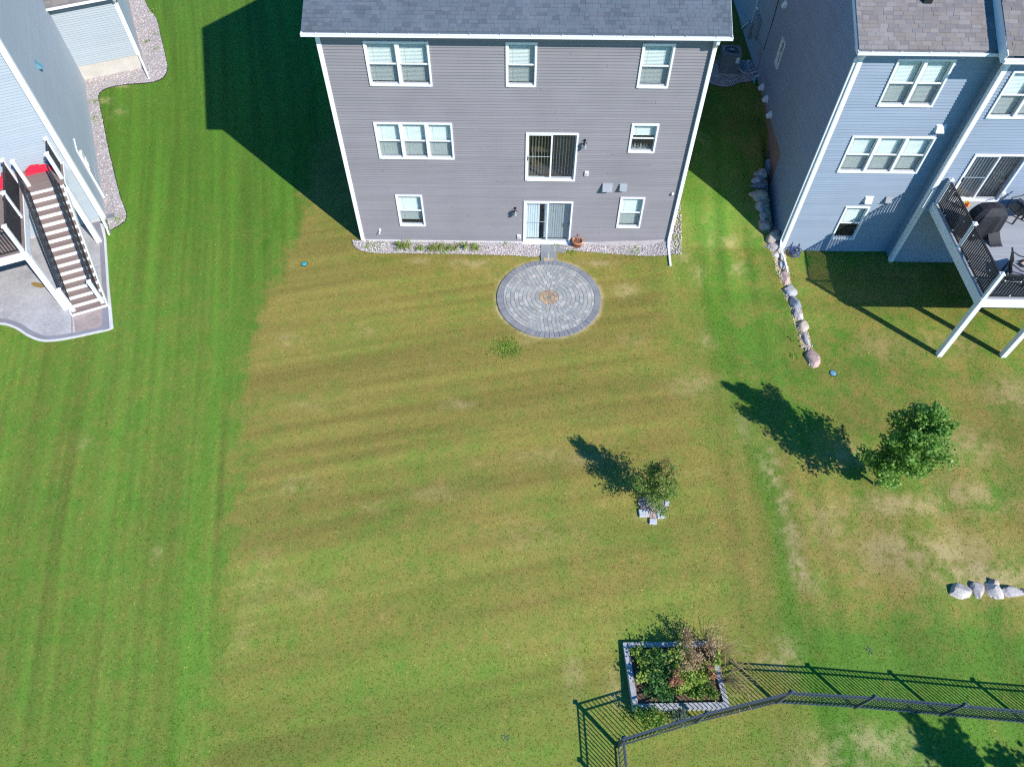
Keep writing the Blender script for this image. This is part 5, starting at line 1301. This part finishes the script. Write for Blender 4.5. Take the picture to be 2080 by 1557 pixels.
def tree(name, label, base, H, prof, n_leaf, size, mat, trunk_r, seed, lean=(0, 0), branches=26, tone_hi=None, group=None):
    """prof: (height fraction, radius); limbs grow from the trunk, leaves cluster at limb ends"""
    rs = np.random.default_rng(seed); t = thing(name, label, 'tree', base, 0, group)
    hs = [p[0] for p in prof]; rr = [p[1] for p in prof]
    axis = lambda z: np.array([lean[0] * z / H, lean[1] * z / H, z])
    MB().tube([axis(z) for z in np.linspace(-.05, H * .93, 8)], [trunk_r * (1 - .85 * k / 7) for k in range(8)], 8).build('trunk', M['bark'], t, smooth=True)
    mb = MB(); cl = []
    for k in range(branches):
        f = hs[0] + (1 - hs[0]) * ((k + .5) / branches) ** .85; z0 = H * max(.12, f - .16); a = k * 2.399 + rs.uniform(-.4, .4); R = np.interp(f, hs, rr) * rs.uniform(.70, 1.12)
        p0 = axis(z0); p2 = axis(H * f) + np.array([R * math.cos(a), R * math.sin(a), rs.uniform(-.05, .10) * H]); p1 = (p0 + p2) / 2 + np.array([0, 0, -.03 * H])
        mb.tube([p0, p1, p2], [trunk_r * .35, trunk_r * .22, trunk_r * .1], 5, False)
        for q in np.linspace(.35, 1.0, 5): cl.append(((1 - q) ** 2 * p0 + 2 * q * (1 - q) * p1 + q * q * p2, .06 + .16 * R))
    for f in np.linspace(hs[0] + .1, 1.0, 10): cl.append((axis(H * f), .12 + .3 * np.interp(f, hs, rr)))
    mb.build('limbs', M['bark'], t)
    cl_p = np.array([c[0] for c in cl]); cl_r = np.array([c[1] for c in cl]); idx = rs.integers(0, len(cl), n_leaf)
    dv = rs.normal(size=(n_leaf, 3)); dv /= np.linalg.norm(dv, axis=1)[:, None]; dv *= (rs.random(n_leaf) ** .5)[:, None] * 1.5
    pts = cl_p[idx] + dv * cl_r[idx][:, None] * np.array([1, 1, .8]); ct = rs.uniform(-.15, .15, len(cl))
    tone = rs.uniform(.2, .8, n_leaf) + ct[idx]
    if tone_hi: tone = tone * .62 + tone_hi * np.clip((pts[:, 2] / H - .45) * 1.6, 0, 1) * rs.uniform(0, 1, n_leaf) ** 1.2
    keep = pts[:, 2] > .12 * H * hs[0]
    place('crown', leaves_mesh('crown', pts[keep], size, mat, tone[keep], .45, seed), t)['kind'] = 'stuff'
    return t
hb = 4.0
tree('tree', 'larger green leafy tree on the right lawn casting a long shadow', TREE_BIG, hb, [(.20, .40), (.32, .74), (.47, .96), (.62, .97), (.77, .78), (.90, .50), (1.0, .2)], 13000, .092, M['maple'], .055, 5, (.12, .05), 34)
hsm = 2.45
tree('tree', 'small tree with orange tinted leaves inside a ring of mulch', TREE_SMALL, hsm, [(.16, .40), (.28, .58), (.42, .66), (.60, .54), (.80, .34), (1.0, .10)], 9000, .055, M['maple_red'], .03, 9, (.02, .0), 26, tone_hi=.75)
# a tree just beyond the lower right corner: its shadow crosses the fence
tip = g(1838, 1452); tb = Vector((tip.x, tip.y, 0)) - SH * (5.4 * 1.29); tb.z = T(tb.x, tb.y)
tree('tree', 'leafy tree beyond the fence whose shadow falls at lower right', tb, 5.4, [(.22, .9), (.4, 1.6), (.6, 1.7), (.8, 1.15), (1.0, .3)], 6500, .15, M['maple'], .09, 21, (0, 0), 30)
# mulch and blocks round the small tree
mu = [Vector((TREE_SMALL.x + .06 + .44 * math.cos(a) * (1 + .12 * math.sin(3 * a)), TREE_SMALL.y - .12 + .42 * math.sin(a), 0)) for a in np.linspace(0, 6.283, 22)[:-1]]
flat_poly('mulch', mu, .012, simple('pink_mulch', (.45, .29, .24), .95, .1, .25, 6, .35, 50, bump=.8), 'pinkish mulch under the small tree', 'mulch')
pebbles('gravel', mu, 500, 'pale pink stones under the small tree', .015, .035, .012)
GB = 'edging blocks round the small tree'
for px, py, w, d, rz, lab in ((1304, 1043, .20, .24, .05, 'large pale block left of the small tree mulch'), (1313, 1043.5, .09, .22, .05, 'narrow pale block standing right beside the large one'), (1342, 1047, .24, .20, .1, 'pale grey block at the lower right of the mulch'), (1326, 1060, .22, .17, -.08, 'loose pale block lying in grass below the mulch'), (1354, 1023, .13, .18, -.2, 'small grey block at the right rim of the mulch')):
    c = g(px, py); o = thing('edging_block', lab, 'block', (c.x, c.y, c.z), rz, GB)
    mb = MB(); k = .012; mb.hexa([(-w / 2, -d / 2, -.02), (w / 2, -d / 2, -.02), (w / 2, d / 2, -.02), (-w / 2, d / 2, -.02), (-w / 2, -d / 2, .075), (w / 2, -d / 2, .075), (w / 2, d / 2, .075), (-w / 2, d / 2, .075)])
    mb.hexa([(-w / 2, -d / 2, .075), (w / 2, -d / 2, .075), (w / 2, d / 2, .075), (-w / 2, d / 2, .075), (-w / 2 + k, -d / 2 + k, .087), (w / 2 - k, -d / 2 + k, .087), (w / 2 - k, d / 2 - k, .087), (-w / 2 + k, d / 2 - k, .087)])
    mb.build('block', M['stone'], o)

# ------------------------------------------------------------------ raised garden bed
def garden():
    z0 = min(p.z for p in BOX); B = thing('raised_bed', 'weathered grey timber raised bed full of garden plants', 'planter', (0, 0, z0))
    zt = .30; c = sum(BOX, Vector()) / 4
    for a, b in zip(BOX, BOX[1:] + BOX[:1]):
        a2, b2 = Vector((a.x, a.y, 0)), Vector((b.x, b.y, 0)); d = (b2 - a2).normalized(); n = Vector((-d.y, d.x, 0))
        if n.dot(Vector((c.x, c.y, 0)) - a2) < 0: n = -n
        w = .14
        for z1, z2 in ((-.1, .148), (.152, zt)):
            A_, B_ = a2 + d * .004, b2 - d * w - d * .004
            q = [A_, B_ + d * 0, B_ + n * w, A_ + n * w]
            if d.cross(n).z < 0: q = q[::-1]
            MB().hexa([(p.x, p.y, z1) for p in q] + [(p.x, p.y, z2) for p in q]).build('timber', M['weathered_wood'], B)
    ins = [p + (c - p) * .05 for p in BOX]; MB().prism([(p.x, p.y) for p in ins], 0, .22).build('soil', M['dark_soil'], B)
    zs = z0 + .22
    def bed_pt(u, v):
        a = BOX[0].lerp(BOX[1], u); b = BOX[3].lerp(BOX[2], u); p = a.lerp(b, v); p.z = zs; return p
    def plant(name, label, p, H, R, n, size, mat, seed, stems=9, group=None, cat='plant', up=.5, spread=1.0, lo=.15, part='leaves'):
        rs = np.random.default_rng(seed); t = thing(name, label, cat, p, 0, group)
        mb = MB(); cl = []
        for k in range(stems):
            a = rs.uniform(0, 6.28); r = R * math.sqrt(rs.uniform(.02, 1)); h = H * rs.uniform(.65, 1.05); e = np.array([r * math.cos(a), r * math.sin(a), h]); m_ = np.array([e[0] * .4, e[1] * .4, h * .55])
            mb.tube([(0, 0, -.02), tuple(m_), tuple(e)], [.009, .007, .004], 4, False)
            for q in np.linspace(lo + .2, 1, 5): cl.append(2 * q * (1 - q) * m_ + q * q * e)
        mb.build('stems', M['straw'] if mat in ('straw', 'russet') else M['garden_leaf'], t)
        cl = np.array(cl); idx = rs.integers(0, len(cl), n); pts = cl[idx] + rs.normal(size=(n, 3)) * R * .22 * spread; pts[:, 2] = np.maximum(pts[:, 2], .02)
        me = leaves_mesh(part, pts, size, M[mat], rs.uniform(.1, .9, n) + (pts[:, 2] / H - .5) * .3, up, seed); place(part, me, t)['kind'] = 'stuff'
        return t
    gl = 'leafy green plants in the raised bed'; k = 0
    GL = ['leafy green plant in the top left corner of the timber bed', 'leafy plant against the left timber, second from the top', 'leafy plant along the top timber, second from the left corner', 'broad leafy plant in the left middle of the timber bed',
          'leafy plant halfway down the left timber of the bed', 'leafy plant left of the russet seed plume', 'leafy plant in the lower left corner of the timber bed', 'leafy plant behind the middle of the top timber',
          'leafy plant between the russet and tan seed plumes', 'leafy plant right of the russet plume below the tan plume', 'leafy plant near the lower part of the right timber', 'leafy plant below the russet plume at the bed centre',
          'leafy plant above the bare lower right timber', 'leafy plant along the lower timber, left of centre', 'leafy plant near the middle of the right timber', 'leafy plant under the tan stalks at the top timber', 'low leafy plant in the lower right corner of the timber bed', 'leafy plant inward from the top left corner of the bed', 'leafy plant just above the bed centre', 'leafy plant inward from the lower left corner of the bed',
          'leafy plant directly under the russet plume', 'leafy plant between the tan plume and the lower timber', 'leafy plant inward from the lower right corner of the bed']
    for u, v, H, R, s in ((.12, .10, .45, .28, .09), (.14, .32, .5, .30, .10), (.30, .16, .5, .28, .09), (.33, .40, .55, .32, .11), (.13, .55, .5, .3, .10), (.30, .62, .55, .30, .10), (.13, .80, .45, .28, .09), (.47, .22, .55, .28, .10), (.50, .50, .5, .26, .10),
                             (.66, .66, .5, .3, .10), (.80, .60, .5, .28, .09), (.52, .76, .5, .28, .10), (.70, .84, .4, .26, .09), (.33, .84, .5, .3, .10), (.88, .42, .45, .26, .09), (.62, .14, .5, .26, .09), (.88, .80, .35, .26, .09), (.24, .28, .5, .3, .1), (.42, .34, .5, .28, .1), (.22, .70, .5, .3, .1), (.42, .68, .45, .28, .1), (.60, .50, .45, .26, .1), (.74, .70, .4, .26, .1)):
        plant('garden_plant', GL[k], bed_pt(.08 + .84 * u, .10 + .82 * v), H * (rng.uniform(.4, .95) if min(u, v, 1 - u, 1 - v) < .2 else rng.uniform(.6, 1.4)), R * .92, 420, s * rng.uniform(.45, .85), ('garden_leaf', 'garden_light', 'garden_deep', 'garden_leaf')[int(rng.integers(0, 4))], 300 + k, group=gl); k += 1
    fr = g(1312, 1452); plant('garden_plant', 'green plant spilling over the lower left corner of the timber bed', (fr.x, fr.y, fr.z), .55, .36, 800, .055, 'garden_leaf', 340)
    fr = g(1335, 1462); plant('garden_plant', 'tall green plant between timber bed and fence', (fr.x, fr.y, fr.z), .5, .34, 700, .05, 'garden_leaf', 341)
    fr = g(1378, 1456); plant('sage_plant', 'grey green sage plant between timber bed and fence', (fr.x, fr.y, fr.z), .4, .34, 600, .045, 'sage', 342)
    plant('dried_plant', 'russet dried seed plume in the middle of the timber bed', bed_pt(.45, .62), .85, .26, 800, .045, 'russet', 350, 14, up=.2, part='seed_heads')
    plant('dried_plant', 'tan dried seed plume right of the russet one in the bed', bed_pt(.64, .36), 1.0, .30, 1000, .045, 'straw', 351, 14, up=.2, part='seed_heads')
    plant('dried_plant', 'tan dried flower stalks at the top edge of the bed', bed_pt(.68, .02), .75, .25, 500, .045, 'straw', 352, 10, up=.2, part='seed_heads')
    plant('dried_plant', 'straw coloured dried stalks at the right side of the bed', bed_pt(.90, .16), .85, .34, 700, .045, 'straw', 353, 14, up=.2, part='seed_heads')
    plant('dried_plant', 'brownish dried heads near the right timber of the bed', bed_pt(.86, .52), .6, .2, 240, .05, 'russet', 354, 10, up=.2, part='seed_heads')
    plant('lime_plant', 'yellow green plant near the right timber of the bed', bed_pt(.94, .32), .6, .2, 180, .08, 'garden_leaf', 355)
    # arching ornamental grass leaning out over the lawn
    for j, (p, lab, n) in enumerate(((bed_pt(1.0, .22), 'arching straw coloured grass leaning out of the bed top right', 70), (bed_pt(1.0, .60), 'arching straw coloured grass spilling out of the bed lower right', 60))):
        t = thing('ornamental_grass', lab, 'grass clump', p); rs = np.random.default_rng(60 + j); mb = MB()
        for k in range(n):
            a = rs.normal(.25 if j == 0 else -.15, .75); L = rs.uniform(.35, 1.0); hh = rs.uniform(.25, .6); w = .005; e = Vector((L * math.cos(a), L * math.sin(a), 0)); s = Vector((-math.sin(a), math.cos(a), 0)) * w
            q = [Vector((0, 0, 0)), e * .35 + Vector((0, 0, hh * .8)), e * .75 + Vector((0, 0, hh)), e + Vector((0, 0, hh * .72))]
            for a_, b_ in zip(q, q[1:]): mb.quad(a_ - s, a_ + s, b_ + s * .7, b_ - s * .7)
        me = mb.mesh('blades', M['straw']); set_attrs(me, dict(tone=rs.uniform(0, 1, len(me.vertices)))); place('blades', me, t)
garden()

# ------------------------------------------------------------------ plants along the wall, weeds, lids, hose
def lily(px, py, label, seed, R=.30, n=46, hi=.45, group=None, mats=('garden_leaf', 'straw')):
    c = g(px, py); t = thing('lily_clump', label, 'plant', (c.x, c.y, c.z), 0, group); rs = np.random.default_rng(seed)
    for part, cnt, m in (('green_leaves', n, mats[0]), ('dry_leaves', n // 3, mats[1])):
        mb = MB()
        for k in range(cnt):
            a = rs.uniform(0, 6.28); L = R * rs.uniform(.5, 1.15); hh = hi * rs.uniform(.5, 1.0); w = .011; e = Vector((L * math.cos(a), L * math.sin(a), 0)); s = Vector((-math.sin(a), math.cos(a), 0)) * w
            q = [Vector((0, 0, 0)), e * .4 + Vector((0, 0, hh * .8)), e * .8 + Vector((0, 0, hh * .9)), e + Vector((0, 0, hh * .5))]
            for a_, b_ in zip(q, q[1:]): mb.quad(a_ - s, a_ + s, b_ + s * .7, b_ - s * .7)
        me = mb.mesh(part, M[m]); set_attrs(me, dict(tone=rs.uniform(.3, 1, len(me.vertices)))); place(part, me, t)
    return t
LILY = ['leftmost daylily clump', 'daylily clump second from left', 'daylily clump third from left', 'daylily clump fourth from left', 'middle daylily clump', 'daylily clump fourth from right', 'daylily clump third from right', 'daylily clump second from right', 'rightmost daylily clump']
for i, px in enumerate(range(815, 968, 19)):
    lily(px + random.uniform(-5, 5), 503 + random.uniform(0, 7), LILY[i] + ' in the row under grey siding', 70 + i, random.uniform(.2, .36), int(random.uniform(18, 40)), random.uniform(.25, .45), 'daylily clumps under the grey house')
def weed(px, py, label, seed, r=.12, n=26, size=.05, mat='garden_leaf', name='weed', group=None, h=.06, kind=None):
    c = g(px, py); rs = np.random.default_rng(seed); pts = rs.normal(size=(n, 3)) * np.array([r * .5, r * .5, h * .5]) + np.array([c.x, c.y, c.z + h]); pts[:, 2] = np.maximum(pts[:, 2], c.z + .015)
    o = place(name, leaves_mesh(name, pts, size, M[mat], rs.uniform(.3, 1, n), .8, seed)); tag(o, label, 'weed', group, kind)
WG = 'weeds in gravel and lawn'
weed(755, 500, 'low green weeds at the left end of the gravel under siding', 400, .45, 160, .06); weed(1130, 500, 'green weed beside the path at the patio door', 401, .15, 40, .05); weed(1160, 512, 'green weed below the terracotta pot', 402, .2, 50, .05)
weed(1025, 497, 'small weed in gravel left of the patio door', 403, .12, 26, .05); weed(1285, 508, 'spreading grass weed in the right gravel strip', 404, .5, 180, .05)
weed(194, 243, 'leafy weed in gravel beside the pale house, lower one', 405, .35, 70, .08); weed(194, 207, 'leafy weed at the gravel corner by the pale house', 406, .25, 50, .07); weed(311, 24, 'weed in gravel at the top edge beside the garage', 407, .3, 50, .08)
weed(318, 70, 'weed in gravel right of the garage wall', 408, .25, 40, .07); weed(316, 100, 'weed in gravel by the garage downspout', 409, .25, 40, .07); weed(300, 86, 'weed beside the teal lid near the garage corner', 410, .2, 40, .07)
weed(1766, 1318, 'pale rosette weed in the lawn near the fence', 411, .13, 30, .04, 'sage', h=.02); weed(1615, 725, 'dark green weed left of the last reddish boulder', 412, .14, 40, .05); weed(1610, 692, 'small weed on bare soil left of the boulder row', 413, .1, 24, .05)
weed(1028, 1496, 'pale rosette weed in the bottom middle of the lawn', 414, .13, 30, .035, 'sage', h=.02)
weed(1030, 706, 'bright green tuft of longer grass just below the round patio', 418, .5, 500, .05, h=.04, kind='stuff'); weed(240, 448, 'green tuft in gravel near the drain basin', 415, .3, 80, .06); weed(1260, 1510, 'small clover patch beside the fence corner', 416, .18, 40, .04, 'sage')
weed(1543, 460, 'bright green tuft at the shadow edge by the boulders', 417, .15, 30, .06)
for px, py, m, lab in ((618, 536, 'teal', 'small teal drain lid in the lawn left of the grey house'), (317, 86, 'teal', 'teal lid in gravel beside the garage wall'), (1692, 758, 'sky_blue', 'light blue drain lid in the lawn below the boulder row')):
    c = g(px, py); t = thing('pop_up_drain', lab, 'lawn drain', (c.x, c.y, c.z)); MB().lathe([(.10, -.02), (.115, .02), (.10, .035), (.03, .045), (.001, .045)], 16).build('lid', M[m], t); MB().lathe([(.13, -.02), (.14, .012), (.116, .014)], 16).build('collar', M['edging'], t)
def hose():
    c = g(1612, 518); t = thing('garden_hose', 'coiled dark blue hose on a stand by the blue house corner', 'hose', (c.x, c.y, c.z))
    mb = MB(); pts = []
    for k in range(210):
        a = k * .31; pts.append((.20 * math.cos(a) * (1 + .22 * math.sin(k * .37)), .17 * math.sin(a) * (1 + .18 * math.cos(k * .23)), .04 + .26 * (.5 + .5 * math.sin(k * .11))))
    mb.tube(pts, .010, 5); mb.build('coil', M['hose'], t)
    s = MB(); s.tube([(-.16, .1, 0), (-.10, .35, .75), (.02, .5, .95)], .016, 5); s.tube([(.2, .1, 0), (.14, .35, .7), (.02, .5, .95)], .016, 5); s.tube([(-.10, .35, .75), (.14, .35, .7)], .014, 5); s.tube([(.02, .5, .95), (.12, .52, .9), (.16, .5, .7)], .012, 5); s.build('stand', M['dark_metal'], t)
    v = MB(); v.tube([(.02, .5, .95), (.06, .62, .95)], .03, 6); v.build('tap', M['copper'], t)
hose()
